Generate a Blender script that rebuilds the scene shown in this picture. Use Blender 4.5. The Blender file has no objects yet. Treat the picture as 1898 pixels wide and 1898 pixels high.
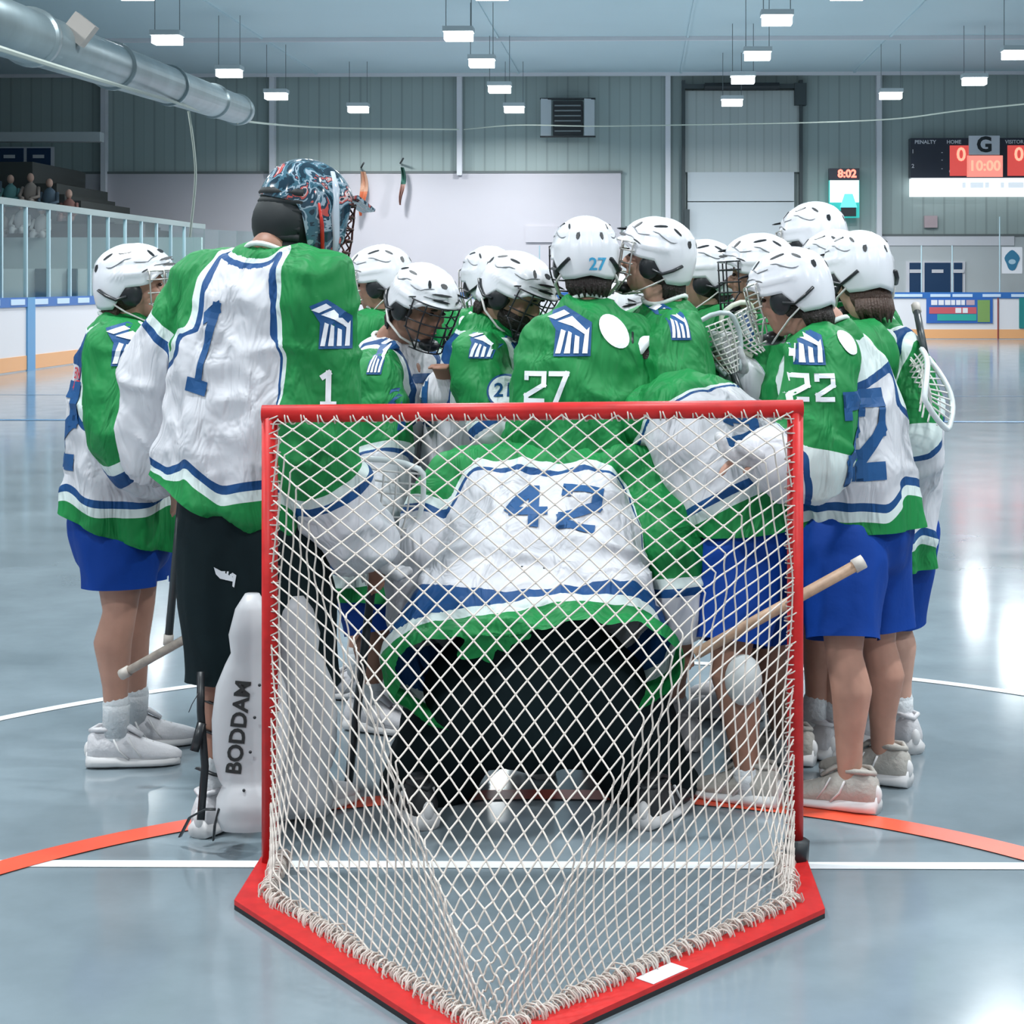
import bpy, bmesh, math, random
import numpy as np
from mathutils import Vector, Matrix, noise
from mathutils.bvhtree import BVHTree

# ------------------------------------------------------------ camera, world, exposure
S = bpy.context.scene
COL = S.collection
F_, CX, YH, CAMH = 3300.0, 1100.0, 525.0, 1.55
cam_d = bpy.data.cameras.new('camera')
cam = bpy.data.objects.new('camera', cam_d); COL.objects.link(cam)
cam.location = (0, 0, CAMH); cam.rotation_euler = (math.pi/2, 0, 0)
cam_d.sensor_width = 36.0; cam_d.lens = F_/1898*36.0
cam_d.shift_x = (949-CX)/1898; cam_d.shift_y = (YH-949)/1898
cam_d.clip_start = 0.05; cam_d.clip_end = 300
S.camera = cam
W = bpy.data.worlds.new('world'); S.world = W; W.use_nodes = True
W.node_tree.nodes['Background'].inputs[0].default_value = (0.80, 0.92, 1.0, 1)
W.node_tree.nodes['Background'].inputs[1].default_value = 0.38
S.view_settings.view_transform = 'Standard'; S.view_settings.look = 'None'
S.view_settings.gamma = 1.0; S.view_settings.use_curve_mapping = False
S.view_settings.exposure = 0.14
LAMP_POWER = 225.0
LENS_EMIT = 6.0
TH = math.radians(1.5)                       # the rink runs 1.5 degrees off the view axis

def J(px, py, Y):                            # a point seen in the photo, at distance Y
    return Vector(((px-CX)*Y/F_, Y, CAMH-(py-YH)*Y/F_))
def WR(px, py, yr):                          # rink coordinates of a pixel on the plane y = yr
    a, b = (px-CX)/F_, -(py-YH)/F_
    xr, yd = a*math.cos(TH)-math.sin(TH), a*math.sin(TH)+math.cos(TH)
    t = yr/yd
    return (t*xr, CAMH+t*b)

# ------------------------------------------------------------ materials
MATS = {}
def mat(name, col=(.5,.5,.5), rough=.5, metal=0, emit=None, es=1, spec=.5, coat=0, alpha=1, noisy=0, nscale=8, bump=0, bscale=40, sheen=0):
    if name in MATS: return MATS[name]
    m = bpy.data.materials.new(name); m.use_nodes = True; MATS[name] = m
    nt = m.node_tree; b = nt.nodes['Principled BSDF']
    b.inputs['Base Color'].default_value = (*col, 1); b.inputs['Roughness'].default_value = rough
    b.inputs['Metallic'].default_value = metal; b.inputs['Specular IOR Level'].default_value = spec
    b.inputs['Coat Weight'].default_value = coat; b.inputs['Alpha'].default_value = alpha
    b.inputs['Sheen Weight'].default_value = sheen
    if emit: b.inputs['Emission Color'].default_value = (*emit, 1); b.inputs['Emission Strength'].default_value = es
    if noisy or bump:
        tc = nt.nodes.new('ShaderNodeTexCoord')
    if noisy:
        n = nt.nodes.new('ShaderNodeTexNoise'); n.inputs['Scale'].default_value = nscale; n.inputs['Detail'].default_value = 4
        nt.links.new(tc.outputs['Object'], n.inputs['Vector'])
        r = nt.nodes.new('ShaderNodeValToRGB'); nt.links.new(n.outputs['Fac'], r.inputs[0])
        r.color_ramp.elements[0].position = .3; r.color_ramp.elements[1].position = .7
        r.color_ramp.elements[0].color = (*[c*(1-noisy) for c in col], 1); r.color_ramp.elements[1].color = (*[min(1, c*(1+noisy)) for c in col], 1)
        nt.links.new(r.outputs[0], b.inputs['Base Color'])
    if bump:
        n = nt.nodes.new('ShaderNodeTexNoise'); n.inputs['Scale'].default_value = bscale; n.inputs['Detail'].default_value = 3
        nt.links.new(tc.outputs['Object'], n.inputs['Vector'])
        bp = nt.nodes.new('ShaderNodeBump'); bp.inputs['Strength'].default_value = bump; bp.inputs['Distance'].default_value = .01
        nt.links.new(n.outputs['Fac'], bp.inputs['Height']); nt.links.new(bp.outputs[0], b.inputs['Normal'])
    return m

def ribbed(name, col, period, depth=.5, dark=.75, rough=.55):
    m = mat(name, col, rough); nt = m.node_tree; b = nt.nodes['Principled BSDF']
    tc = nt.nodes.new('ShaderNodeTexCoord'); sx = nt.nodes.new('ShaderNodeSeparateXYZ'); nt.links.new(tc.outputs['Object'], sx.inputs[0])
    ax = nt.nodes.new('ShaderNodeMath'); ax.operation = 'ADD'; nt.links.new(sx.outputs[0], ax.inputs[0]); nt.links.new(sx.outputs[1], ax.inputs[1])
    mu = nt.nodes.new('ShaderNodeMath'); mu.operation = 'DIVIDE'; nt.links.new(ax.outputs[0], mu.inputs[0]); mu.inputs[1].default_value = period
    fr = nt.nodes.new('ShaderNodeMath'); fr.operation = 'FRACT'; nt.links.new(mu.outputs[0], fr.inputs[0])
    r = nt.nodes.new('ShaderNodeValToRGB'); nt.links.new(fr.outputs[0], r.inputs[0])
    e = r.color_ramp.elements; e[0].position = 0; e[0].color = (*[c*dark for c in col], 1); e[1].position = .10; e[1].color = (*col, 1)
    for p, k in ((.45, 1.0), (.5, .88), (.55, 1.04), (.95, 1.0), (1.0, dark)):
        x = e.new(p); x.color = (*[c*k for c in col], 1)
    nt.links.new(r.outputs[0], b.inputs['Base Color'])
    return m

# ------------------------------------------------------------ mesh helpers
def link(o, parent=None):
    COL.objects.link(o)
    if parent: o.parent = parent
    return o
def obj(name, verts, faces, m, parent=None, smooth=False, rink=False):
    me = bpy.data.meshes.new(name); me.from_pydata([tuple(v) for v in verts], [], [tuple(f) for f in faces]); me.update()
    ms = m if isinstance(m, (list, tuple)) else [m]
    for x in ms: me.materials.append(x)
    if smooth: me.polygons.foreach_set('use_smooth', [True]*len(me.polygons))
    o = bpy.data.objects.new(name, me); link(o, parent)
    if rink: o.rotation_euler = (0, 0, -TH)
    return o
class MB:
    def __init__(s): s.v, s.f = [], []
    def add(s, v, f):
        n = len(s.v); s.v += [tuple(p) for p in v]; s.f += [tuple(i+n for i in q) for q in f]; return s
    def box(s, x0, x1, y0, y1, z0, z1):
        v = [(x, y, z) for x in (x0, x1) for y in (y0, y1) for z in (z0, z1)]
        return s.add(v, [(0,1,3,2),(4,6,7,5),(0,4,5,1),(2,3,7,6),(0,2,6,4),(1,5,7,3)])
    def quad(s, a, b, c, d): return s.add([a, b, c, d], [(0,1,2,3)])
    def prism(s, poly, z0, z1):
        n = len(poly); v = [(x, y, z0) for x, y in poly]+[(x, y, z1) for x, y in poly]
        return s.add(v, [tuple(range(n-1,-1,-1)), tuple(range(n, 2*n))]+[(i, (i+1)%n, (i+1)%n+n, i+n) for i in range(n)])
    def tube(s, pts, r, k=6, caps=True, flat=1.0):
        pts = [Vector(p) for p in pts]; n = len(pts)
        if n < 2: return s
        rr = r if isinstance(r, (list, tuple)) else [r]*n
        up = None; base = len(s.v)
        for i, p in enumerate(pts):
            t = (pts[min(i+1, n-1)]-pts[max(i-1, 0)])
            if t.length < 1e-9: t = Vector((0, 0, 1))
            t.normalize()
            if up is None:
                up = Vector((0, 0, 1)) if abs(t.z) < .9 else Vector((0, 1, 0))
            a = t.cross(up)
            if a.length < 1e-6: a = t.orthogonal()
            a.normalize(); b = a.cross(t).normalized(); up = b
            for q in range(k):
                w = 2*math.pi*q/k
                s.v.append(tuple(p+a*(math.cos(w)*rr[i])+b*(math.sin(w)*rr[i]*flat)))
        for i in range(n-1):
            for q in range(k):
                s.f.append((base+i*k+q, base+i*k+(q+1)%k, base+(i+1)*k+(q+1)%k, base+(i+1)*k+q))
        if caps:
            s.f.append(tuple(base+q for q in range(k-1, -1, -1))); s.f.append(tuple(base+(n-1)*k+q for q in range(k)))
        return s
    def ell(s, c, rad, mtx=None, nu=12, nv=8):
        base = len(s.v); c = Vector(c)
        if not isinstance(rad, (tuple, list)): rad = (rad,)*3
        for j in range(nv+1):
            ph = math.pi*j/nv
            for i in range(nu):
                th = 2*math.pi*i/nu
                p = Vector((rad[0]*math.sin(ph)*math.cos(th), rad[1]*math.sin(ph)*math.sin(th), rad[2]*math.cos(ph)))
                if mtx: p = mtx @ p
                s.v.append(tuple(c+p))
        for j in range(nv):
            for i in range(nu):
                s.f.append((base+j*nu+i, base+(j+1)*nu+i, base+(j+1)*nu+(i+1)%nu, base+j*nu+(i+1)%nu))
        return s
    def build(s, name, m, parent=None, smooth=False, rink=False): return obj(name, s.v, s.f, m, parent, smooth, rink)
def tag(o, label, cat, group=None, kind=None):
    o['label'] = label; o['category'] = cat
    if group: o['group'] = group
    if kind: o['kind'] = kind
    return o
def struct(o): o['kind'] = 'structure'; return o
def empty(name, loc=(0,0,0), label=None, cat=None, group=None, rink=False):
    o = bpy.data.objects.new(name, None); o.empty_display_size = .1; COL.objects.link(o); o.location = loc
    if rink: o.rotation_euler = (0, 0, -TH)
    if label: tag(o, label, cat, group)
    return o
def rk(x, y, z=0):                           # rink coordinates to world
    return Vector((x*math.cos(TH)+y*math.sin(TH), -x*math.sin(TH)+y*math.cos(TH), z))

def text_mesh(txt, size, bold=0.0, extrude=0.0, shear=0.0, sx=1.0):
    c = bpy.data.curves.new('t', 'FONT'); c.body = txt; c.size = size; c.align_x = 'CENTER'; c.align_y = 'CENTER'
    c.offset = bold; c.extrude = extrude; c.shear = shear; c.resolution_u = 3
    o = bpy.data.objects.new('t', c); COL.objects.link(o)
    dg = bpy.context.evaluated_depsgraph_get(); me = bpy.data.meshes.new_from_object(o.evaluated_get(dg))
    bpy.data.objects.remove(o); v = [(p.co.x*sx, p.co.y, p.co.z) for p in me.vertices]; f = [tuple(p.vertices) for p in me.polygons]
    bpy.data.meshes.remove(me); return v, f
def wall_text(name, txt, size, x, y, z, m, parent=None, bold=0.0, sx=1.0, rink=False, vertical=False):
    v, f = text_mesh(txt, size, bold, .004, 0, sx)
    return obj(name, [(x+a, y-c, z+b) for a, b, c in v], f, m, parent, rink=rink)
# ------------------------------------------------------------ the hall: floor, walls, ceiling
YB, YW = 49.7, 53.0                                   # end boards, end wall (rink y)
WT = 7.78
def floor_mat():
    m = mat('polished_concrete', (.22,.27,.29), .24); nt = m.node_tree; b = nt.nodes['Principled BSDF']
    tc = nt.nodes.new('ShaderNodeTexCoord')
    n1 = nt.nodes.new('ShaderNodeTexNoise'); n1.inputs['Scale'].default_value = 1.3; n1.inputs['Detail'].default_value = 6; n1.inputs['Roughness'].default_value = .6
    nt.links.new(tc.outputs['Object'], n1.inputs['Vector'])
    r = nt.nodes.new('ShaderNodeValToRGB'); nt.links.new(n1.outputs['Fac'], r.inputs[0])
    r.color_ramp.elements[0].position = .3; r.color_ramp.elements[0].color = (.165,.205,.23,1)
    r.color_ramp.elements[1].position = .7; r.color_ramp.elements[1].color = (.25,.305,.34,1)
    nt.links.new(r.outputs[0], b.inputs['Base Color'])
    n2 = nt.nodes.new('ShaderNodeTexNoise'); n2.inputs['Scale'].default_value = 3.0; n2.inputs['Detail'].default_value = 5
    nt.links.new(tc.outputs['Object'], n2.inputs['Vector'])
    mr = nt.nodes.new('ShaderNodeMapRange'); nt.links.new(n2.outputs['Fac'], mr.inputs[0]); mr.inputs[3].default_value = .08; mr.inputs[4].default_value = .17
    nt.links.new(mr.outputs[0], b.inputs['Roughness'])
    b.inputs['Specular IOR Level'].default_value = .5
    return m
M_floor = floor_mat()
struct(MB().box(-30, 30, -12, 60, -.2, 0).build('floor', M_floor, rink=True))
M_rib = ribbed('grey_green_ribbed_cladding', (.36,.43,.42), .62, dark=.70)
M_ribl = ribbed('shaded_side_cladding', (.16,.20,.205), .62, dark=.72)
M_white = mat('white_paint', (.74,.73,.77), .5)
M_pan = mat('pale_lilac_wall_panel', (.56,.53,.57), .5, noisy=.03, nscale=.4)
M_conc = mat('pale_grey_wall_panel', (.56,.59,.60), .55, noisy=.04, nscale=.5)
M_dark = mat('black_paint', (.02,.025,.03), .5)
M_ceil = mat('pale_blue_grey_ceiling', (.58,.71,.76), .6, noisy=.05, nscale=.12)
struct(MB().box(-24, 30, YW, YW+.3, 0, WT).build('wall_back', M_rib, rink=True))
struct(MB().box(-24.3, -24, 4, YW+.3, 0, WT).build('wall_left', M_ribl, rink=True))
struct(MB().box(30, 30.3, 4, YW+.3, 0, WT).build('wall_right', M_rib, rink=True))
struct(MB().box(-24.3, 30.3, -12, YW+.3, WT, WT+.3).build('ceiling', M_ceil, rink=True))
ti = [0]
def trim(mb, m, smooth=False):
    ti[0] += 1
    return struct(mb.build('trim_%d' % ti[0], m, rink=True, smooth=smooth))
# ceiling seams and the pale angle along the top of the wall
c = MB()
for y in (YW-.35, 45.0, 37.3, 29.5, 21.7, 14): c.box(-24, 30, y-.06, y+.06, WT-.10, WT)
trim(c, M_white)
c = MB()
for x in (-17, -9.6, -3.6, 1.2, 6.3, 12.5): c.box(x-.03, x+.03, -5, YW, WT-.04, WT)
trim(c, M_ceil)
# pale lower panel on the back wall, left and right parts
def wallbox(px0, py0, px1, py1, y0, y1, m):
    x0, z1 = WR(px0, py0, y0); x1, z0 = WR(px1, py1, y0)
    return MB().box(x0, x1, y0, y1, z0, z1)
x0, z1 = WR(330, 330, YW); x1, _ = WR(1151, 320, YW)
z1 = WR(700, 322, YW)[1]
trim(MB().box(-24, x1, YW-.12, YW-.02, 0, z1), M_pan)
trim(MB().box(-24, x1+.04, YW-.14, YW-.02, z1, z1+.07), mat('dark_grey_paint', (.14,.16,.16), .6))
xa, zr = WR(1632, 438, YW)
xb, _ = WR(1878, 438, YW)
trim(MB().box(x1, 14, YW-.12, YW-.02, 0, zr), M_conc)
trim(MB().box(xa, xb, YW-.16, YW-.02, zr-.28, zr), M_white)
trim(MB().box(xa, 14, YW-.17, YW-.02, zr, zr+.06), mat('dark_grey_paint'))
xq, zq = WR(1040, 415, YW)
trim(MB().box(WR(975,420,YW)[0], WR(1035,420,YW)[0], YW-.18, YW-.12, WR(0,450,YW)[1], WR(0,420,YW)[1]), M_pan)
# white columns on the back wall
for px, pb in ((852, 325), (1238, 430), (1629, 545), (505, 325), (193, 400)):
    x, z = WR(px, pb, YW-.2)
    trim(MB().box(x-.075, x+.075, YW-.32, YW-.02, max(0, z), WT-.02), M_white)
# overhead door with tracks
xl, zt = WR(1268, 150, YW-.1); xr_, _ = WR(1487, 150, YW-.1)
d = struct(bpy.data.objects.new('door_1', None)); COL.objects.link(d); d.rotation_euler = (0, 0, -TH)
zs = WR(0, 322, YW)[1]; zs2 = WR(0, 375, YW)[1]
MB().box(xl, xr_-.1, YW-.16, YW-.03, zs, zt-.3).build('upper_panel', ribbed('pale_ribbed_cladding', (.46,.50,.49), .5, dark=.8), d)
MB().box(xl+.1, xr_-.25, YW-.2, YW-.03, zs2, zs).build('door_leaf', mat('pale_blue_grey_door', (.58,.62,.65), .5), d)
MB().box(xl+.1, xr_-.25, YW-.22, YW-.03, 0, zs2-.03).build('door_leaf', mat('pale_blue_grey_door'), d)
t = MB().box(xl-.07, xl+.03, YW-.3, YW-.02, .0, zt).box(xr_-.1, xr_, YW-.3, YW-.02, 0, zt)
t.box(xl, xr_, YW-.34, YW-.05, zt-.25, zt-.12).box(xr_-.25, xr_+.1, YW-.4, YW-.05, zt-.75, zt-.1)
t.box(xl, xl+.16, YW-.35, YW-.05, zs2-.9, zs2-.25)
t.build('door_track', mat('dark_grey_metal', (.06,.075,.08), .5, .4), d)
MB().tube([(xl+.6, YW-.4, zt-.2), (xr_-.7, YW-.4, zt-.2)], .11, 10).build('spring_roller', M_dark, d)
# blue double doors, right and left
def doors(n, px0, px1, pt, splits, slot=True):
    x0, z = WR(px0, pt, YW-.13); x1, _ = WR(px1, pt, YW-.13)
    o = struct(bpy.data.objects.new('door_%d' % n, None)); COL.objects.link(o); o.rotation_euler = (0, 0, -TH)
    MB().box(x0-.04, x1+.04, YW-.17, YW-.1, 0, z+.04).build('frame', M_white, o)
    xs = [x0]+[WR(s, pt, YW-.13)[0] for s in splits]+[x1]
    for i in range(len(xs)-1):
        a = MB().box(xs[i]+.05, xs[i+1]-.05, YW-.2, YW-.12, .02, z).build('door_leaf', mat('navy_door', (.012,.05,.13), .35), o)
        if slot: MB().box((xs[i]+xs[i+1])/2-.17, (xs[i]+xs[i+1])/2+.17, YW-.22, YW-.19, z-.3, z-.2).build('sign_strip', M_white, a)
doors(2, 1682, 1786, 487, (1710, 1764))
doors(3, 612, 660, 505, ())
doors(4, -10, 98, 275, (48,))
# ------------------------------------------------------------ floor lines
M_line = mat('white_floor_paint', (.75,.78,.80), .35); M_or = mat('orange_floor_paint', (.85,.10,.045), .35); M_bl = mat('blue_floor_paint', (.10,.30,.55), .3)
def arc(cx, cy, r, w, a0, a1, m, n=120, z=.002):
    mb = MB(); pts = []
    for i in range(n+1):
        a = math.radians(a0+(a1-a0)*i/n)
        pts.append(((cx+(r-w/2)*math.cos(a), cy+(r-w/2)*math.sin(a), z), (cx+(r+w/2)*math.cos(a), cy+(r+w/2)*math.sin(a), z)))
    for i in range(n): mb.quad(pts[i][0], pts[i][1], pts[i+1][1], pts[i+1][0])
    ti[0] += 1
    return struct(mb.build('trim_%d' % ti[0], m))
arc(-.15, 3.56, 1.83, .10, 20, 160, M_or, z=.0035)
arc(-.05, 4.62, 2.68, .055, -10, 190, M_line)
mb = MB().quad((-8, 4.775, .002), (6, 4.665, .002), (6, 4.72, .002), (-8, 4.83, .002)); ti[0] += 1
struct(mb.build('trim_%d' % ti[0], M_line))
for y, w in ((20.0, .16), (24.5, .05)):
    trim(MB().quad((-12, y-w/2, .003), (14, y-w/2, .003), (14, y+w/2, .003), (-12, y+w/2, .003)), M_bl)
# ------------------------------------------------------------ rink boards with glass
M_board = mat('white_rink_board', (.72,.70,.73), .3); M_cap = mat('blue_board_cap', (.03,.14,.42), .35); M_kick = mat('orange_kickplate', (.80,.40,.18), .35)
M_glass = bpy.data.materials.new('clear_acrylic'); M_glass.use_nodes = True
nt = M_glass.node_tree; nt.nodes.remove(nt.nodes['Principled BSDF'])
tr = nt.nodes.new('ShaderNodeBsdfTransparent'); tr.inputs[0].default_value = (.92,.98,.97,1)
gl = nt.nodes.new('ShaderNodeBsdfGlossy'); gl.inputs['Roughness'].default_value = .08; gl.inputs[0].default_value = (.8,.9,.92,1)
mx = nt.nodes.new('ShaderNodeMixShader'); mx.inputs[0].default_value = .10
nt.links.new(tr.outputs[0], mx.inputs[1]); nt.links.new(gl.outputs[0], mx.inputs[2]); nt.links.new(mx.outputs[0], nt.nodes['Material Output'].inputs[0])
path = [(-10.9, -3), (-10.9, YB-6.5)]+[(-10.9+6.5*(1-math.cos(a)), YB-6.5+6.5*math.sin(a)) for a in [math.pi/2*i/12 for i in range(1, 13)]]+[(15, YB)]
def run(path, z0, z1, t, m, name, parent, smooth=False):
    mb = MB(); L = []
    for i, (x, y) in enumerate(path):
        a = path[max(i-1, 0)]; b = path[min(i+1, len(path)-1)]; dx, dy = b[0]-a[0], b[1]-a[1]; l = math.hypot(dx, dy)
        nx, ny = dy/l, -dx/l
        L.append(((x-nx*t, y-ny*t), (x+nx*t, y+ny*t)))
    for i in range(len(L)-1):
        (a0, a1), (b0, b1) = L[i], L[i+1]
        v = [(*a0, z0), (*a1, z0), (*b1, z0), (*b0, z0), (*a0, z1), (*a1, z1), (*b1, z1), (*b0, z1)]
        mb.add(v, [(3,2,1,0),(4,5,6,7),(1,2,6,5),(0,4,7,3),(0,1,5,4),(2,3,7,6)])
    return mb.build(name, m, parent)
rb = empty('rink_boards', (0,0,0), 'white rink boards with blue cap rail and orange kickplate around the far end', 'rink boards', rink=True)
run(path, 0, 1.14, .05, M_board, 'board_panel', rb)
run(path, .02, .27, .062, M_kick, 'kickplate', rb)
run(path, 1.13, 1.30, .075, M_cap, 'cap_rail', rb)
run(path[:8], 1.30, 2.9, .008, M_glass, 'glass_panel', rb)
run(path[:3], 2.9, 3.02, .03, mat('grey_rail', (.25,.3,.3), .5), 'top_rail', rb)
MB().box(-10.97, -10.82, 31.2, 31.6, .0, 1.3).build('blue_stripe', M_bl, rb)
# signs on the cap rail and the glass posts
pm = MB(); sm = MB()
for i in range(18):
    y = 24+i*1.22
    if y < YB-6.5: pm.box(-10.93, -10.87, y-.03, y+.03, 1.3, 2.9); sm.box(-10.83, -10.815, y+.25, y+.95, 1.17, 1.27)
pm.build('glass_post', mat('pale_blue_metal', (.45,.60,.66), .4), rb)
sm.build('rail_sign', mat('pale_sign_white', (.55,.68,.85), .4), rb)
for px in (1708, 1765, 1853, 1400, 1000):
    x, _ = WR(px, 600, YB)
    MB().tube([(x, YB, 1.2), (x, YB, 3.4 if px == 1853 else 2.6)], .018, 6).build('glass_post', mat('pale_blue_metal'), rb)
for px, w in ((1665, .6), (1697, .35), (1742, .55), (1783, .55), (1837, .5), (1890, .5), (870, .5)):
    x, _ = WR(px, 600, YB)
    MB().box(x-w/2, x+w/2, YB-.09, YB-.07, 1.17, 1.25).build('rail_sign', mat('pale_sign_white'), rb)
MB().tube([(WR(1849,0,YB)[0], YB-.07, .0), (WR(1849,0,YB)[0], YB-.07, 1.15)], .02, 6).build('board_joint', mat('dark_red', (.25,.04,.04), .5), rb)
# advertising board: blue panel, white lettering, green band, character left out
x0, z1 = WR(1717, 552, YB-.08); x1, z0 = WR(1840, 599, YB-.08)
ad = empty('board_advert', (0,0,0), 'blue and green advertising panel with white letters on the far rink boards', 'advert', rink=True)
MB().box(x0, x1, YB-.085, YB-.065, z0, z1).build('panel', mat('advert_blue', (.03,.12,.42), .4), ad)
MB().box(x0+.3, x1-.45, YB-.095, YB-.085, z0+.07, z0+.25).build('green_band', mat('advert_green', (.03,.36,.30), .4), ad)
MB().box(x0+1.1, x1-.5, YB-.092, YB-.085, z1-.20, z1-.06).build('pale_band', mat('advert_pink', (.50,.36,.40), .4), ad)
MB().box(x0+.08, x1-.45, YB-.092, YB-.085, z1-.44, z1-.26).build('red_band', mat('advert_red', (.55,.10,.12), .4), ad)
for a_, w_, r_ in ((.13,.17,0),(.33,.15,0),(.51,.15,0),(.68,.11,0),(.82,.12,0),(.96,.10,0),(.80,.16,1),(1.00,.14,1)):
    zt_ = z1-.06-.22*r_; MB().box(x0+a_, x0+a_+w_, YB-.102, YB-.092, zt_-.14, zt_).build('worn_letter', M_white, ad)
MB().box(x1-.42, x1-.08, YB-.097, YB-.085, z0+.03, z1-.06).build('green_emblem', mat('advert_olive', (.20,.33,.10), .4), ad)
x0, z1 = WR(1889, 552, YB-.08)
tag(MB().box(x0, x0+1.8, YB-.085, YB-.065, .3, z1).build('board_advert', mat('teal_panel', (.02,.22,.22), .4), rink=True), 'dark teal advertising panel cut off at the right edge of the far boards', 'advert')
# ------------------------------------------------------------ things on the back wall
sp = empty('wall_heater', (0,0,0), 'dark louvred heater unit with pale side flaps high on the ribbed back wall', 'heater', rink=True)
x0, z1 = WR(1003, 184, YW-.5); x1, z0 = WR(1102, 252, YW-.5)
MB().box(x0+.35, x1-.35, YW-.55, YW-.02, z0+.02, z1-.05).build('housing', M_dark, sp)
sl = MB()
for i in range(6): sl.box(x0+.40, x1-.40, YW-.60, YW-.55, z0+.12+i*.15, z0+.16+i*.15)
sl.build('louvre', mat('dull_grey_metal', (.22,.25,.26), .4, .5), sp)
for a, b in ((x0, x0+.30), (x1-.30, x1)):
    MB().add([(a, YW-.65, z0), (b, YW-.5, z0), (b, YW-.5, z1), (a, YW-.65, z1), (a, YW-.7, z0), (b, YW-.55, z0), (b, YW-.55, z1), (a, YW-.7, z1)], [(0,1,2,3),(7,6,5,4),(0,4,5,1),(1,5,6,2),(2,6,7,3),(3,7,4,0)]).build('side_flap', mat('pale_blue_grey_door'), sp)
MB().box(x0-.03, x1+.03, YW-.6, YW-.45, z1-.02, z1+.03).box(x0-.03, x1+.03, YW-.6, YW-.45, z0-.04, z0).build('bracket', M_dark, sp)
# scoreboard
M_red = mat('red_led', (.3,.02,.02), .4, emit=(1,.16,.11), es=3.2); M_redd = mat('red_lit_panel', (.25,.03,.04), .4, emit=(1,.12,.10), es=.55)
M_lit = mat('lit_white_sign', (.8,.85,.9), .4, emit=(.9,.97,1), es=1.1)
sb = empty('scoreboard', (0,0,0), 'big black scoreboard with glowing red digits and a white strip beneath', 'scoreboard', rink=True)
YS = YW-.5
x0, z1 = WR(1688, 256, YS); x1 = x0+6.4; zm = WR(0, 332, YS)[1]; z0 = WR(0, 366, YS)[1]
MB().box(x0, x1, YS, YS+.45, zm, z1).build('cabinet', mat('scoreboard_black', (.025,.03,.05), .35), sb)
MB().box(x0+.02, x1, YS-.05, YS+.4, z0, zm-.02).build('light_strip', M_lit, sb)
xg0, zg1 = WR(1795, 252, YS); xg1, zg0 = WR(1852, 287, YS)
pl = MB().box(xg0, xg1, YS-.08, YS, zg0, zg1).build('logo_plate', mat('pale_plate', (.80,.80,.86), .4), sb)
wall_text('logo_letter', 'G', .62, (xg0+xg1)/2, YS-.09, (zg0+zg1)/2, M_dark, pl, .02)
MB().box(xg0-.05, xg1+.1, YS-.03, YS, zm+.02, zg0-.02).build('clock_window', mat('red_glow_panel', (.3,.06,.05), .4, emit=(1,.34,.28), es=.85), sb)
wall_text('clock_digits', '10:00', .42, (xg0+xg1)/2+.02, YS-.04, (zm+zg0)/2, M_red, sb, .012)
for px in (1778, 1885):
    x, _ = WR(px, 270, YS)
    MB().box(x-.28, x+.28, YS-.03, YS, zm+.05, z1-.22).build('score_window', M_redd, sb)
    wall_text('score_digit', '0', .55, x+.05, YS-.04, z1-.5, M_red, sb, .012)
for px, tx in ((1715, 'PENALTY'), (1768, 'HOME'), (1880, 'VISITOR')):
    wall_text('caption', tx, .15, WR(px, 0, YS)[0], YS-.01, z1-.12, M_white, sb, .003)
for px, py, tx in ((1692,281,'1'),(1692,308,'2'),(1746,282,'-'),(1746,296,'-'),(1746,312,'-'),(1763,318,'O')):
    x, z = WR(px, py, YS); wall_text('caption', tx, .16, x, YS-.01, z, M_white, sb, .003)
for px_, w_ in ((1783,.10),(1798,.22),(1812,.16),(1825,.12),(1854,.10),(1868,.26),(1884,.2)):
    x_ = WR(px_, 0, YS)[0]; MB().box(x_, x_+w_, YS-.06, YS-.05, (z0+zm)/2-.03, (z0+zm)/2+.13).build('faded_letter', mat('pale_grey_lettering', (.5,.55,.6), .5, emit=(.7,.78,.85), es=.75), sb)
bk = empty('shot_clock', (0,0,0), 'small black clock with red digits above a glowing white and teal screen', 'clock', rink=True)
x0, z1 = WR(1537, 312, YS); x1, zc = WR(1593, 333, YS); z0 = WR(0, 405, YS)[1]; zd = WR(0, 377, YS)[1]
MB().box(x0, x1, YS, YS+.3, zc, z1).build('clock_box', mat('scoreboard_black'), bk)
wall_text('clock_digits', '8:02', .32, (x0+x1)/2+.08, YS-.02, (zc+z1)/2, M_red, bk, .012)
MB().box(x0, x1, YS, YS+.2, z0, zc-.02).build('screen', mat('lit_teal_screen', (.02,.3,.28), .4, emit=(.02,.42,.38), es=.8), bk)
MB().box(x0+.02, x1-.02, YS-.03, YS, zd, zc-.02).build('white_panel', M_lit, bk)
xm = (x0+x1)/2+.12
MB().add([(xm-.25, YS-.04, z0+.3), (xm+.25, YS-.04, z0+.3), (xm+.12, YS-.04, zd+.25), (xm-.12, YS-.04, zd+.25)], [(0,1,2,3)]).build('figure_shape', mat('lit_cyan', (.1,.6,.65), .4, emit=(.15,.8,.9), es=.9), bk)
MB().box(xm-.22, xm+.22, YS-.04, YS-.01, z0+.04, z0+.3).build('dark_shape', M_dark, bk)
x0, z1 = WR(1713, 400, YW-.1); x1, z0 = WR(1737, 422, YW-.1)
tag(MB().box(x0, x1, YW-.16, YW-.02, z0, z1).build('exit_sign', mat('pinkish_sign', (.55,.42,.44), .4), rink=True), 'small pinkish sign on the ribbed wall below the scoreboard', 'sign')
x0, z1 = WR(1857, 458, YB+.02); x1, z0 = WR(1895, 507, YB+.02)
ps = empty('poster', (0,0,0), 'white poster with a dark blue head emblem at the far right', 'poster', rink=True)
MB().box(x0, x1, YB+.03, YB+.05, z0, z1).build('sheet', M_white, ps)
cxp, czp = (x0+x1)/2, (z0+z1)/2
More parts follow.
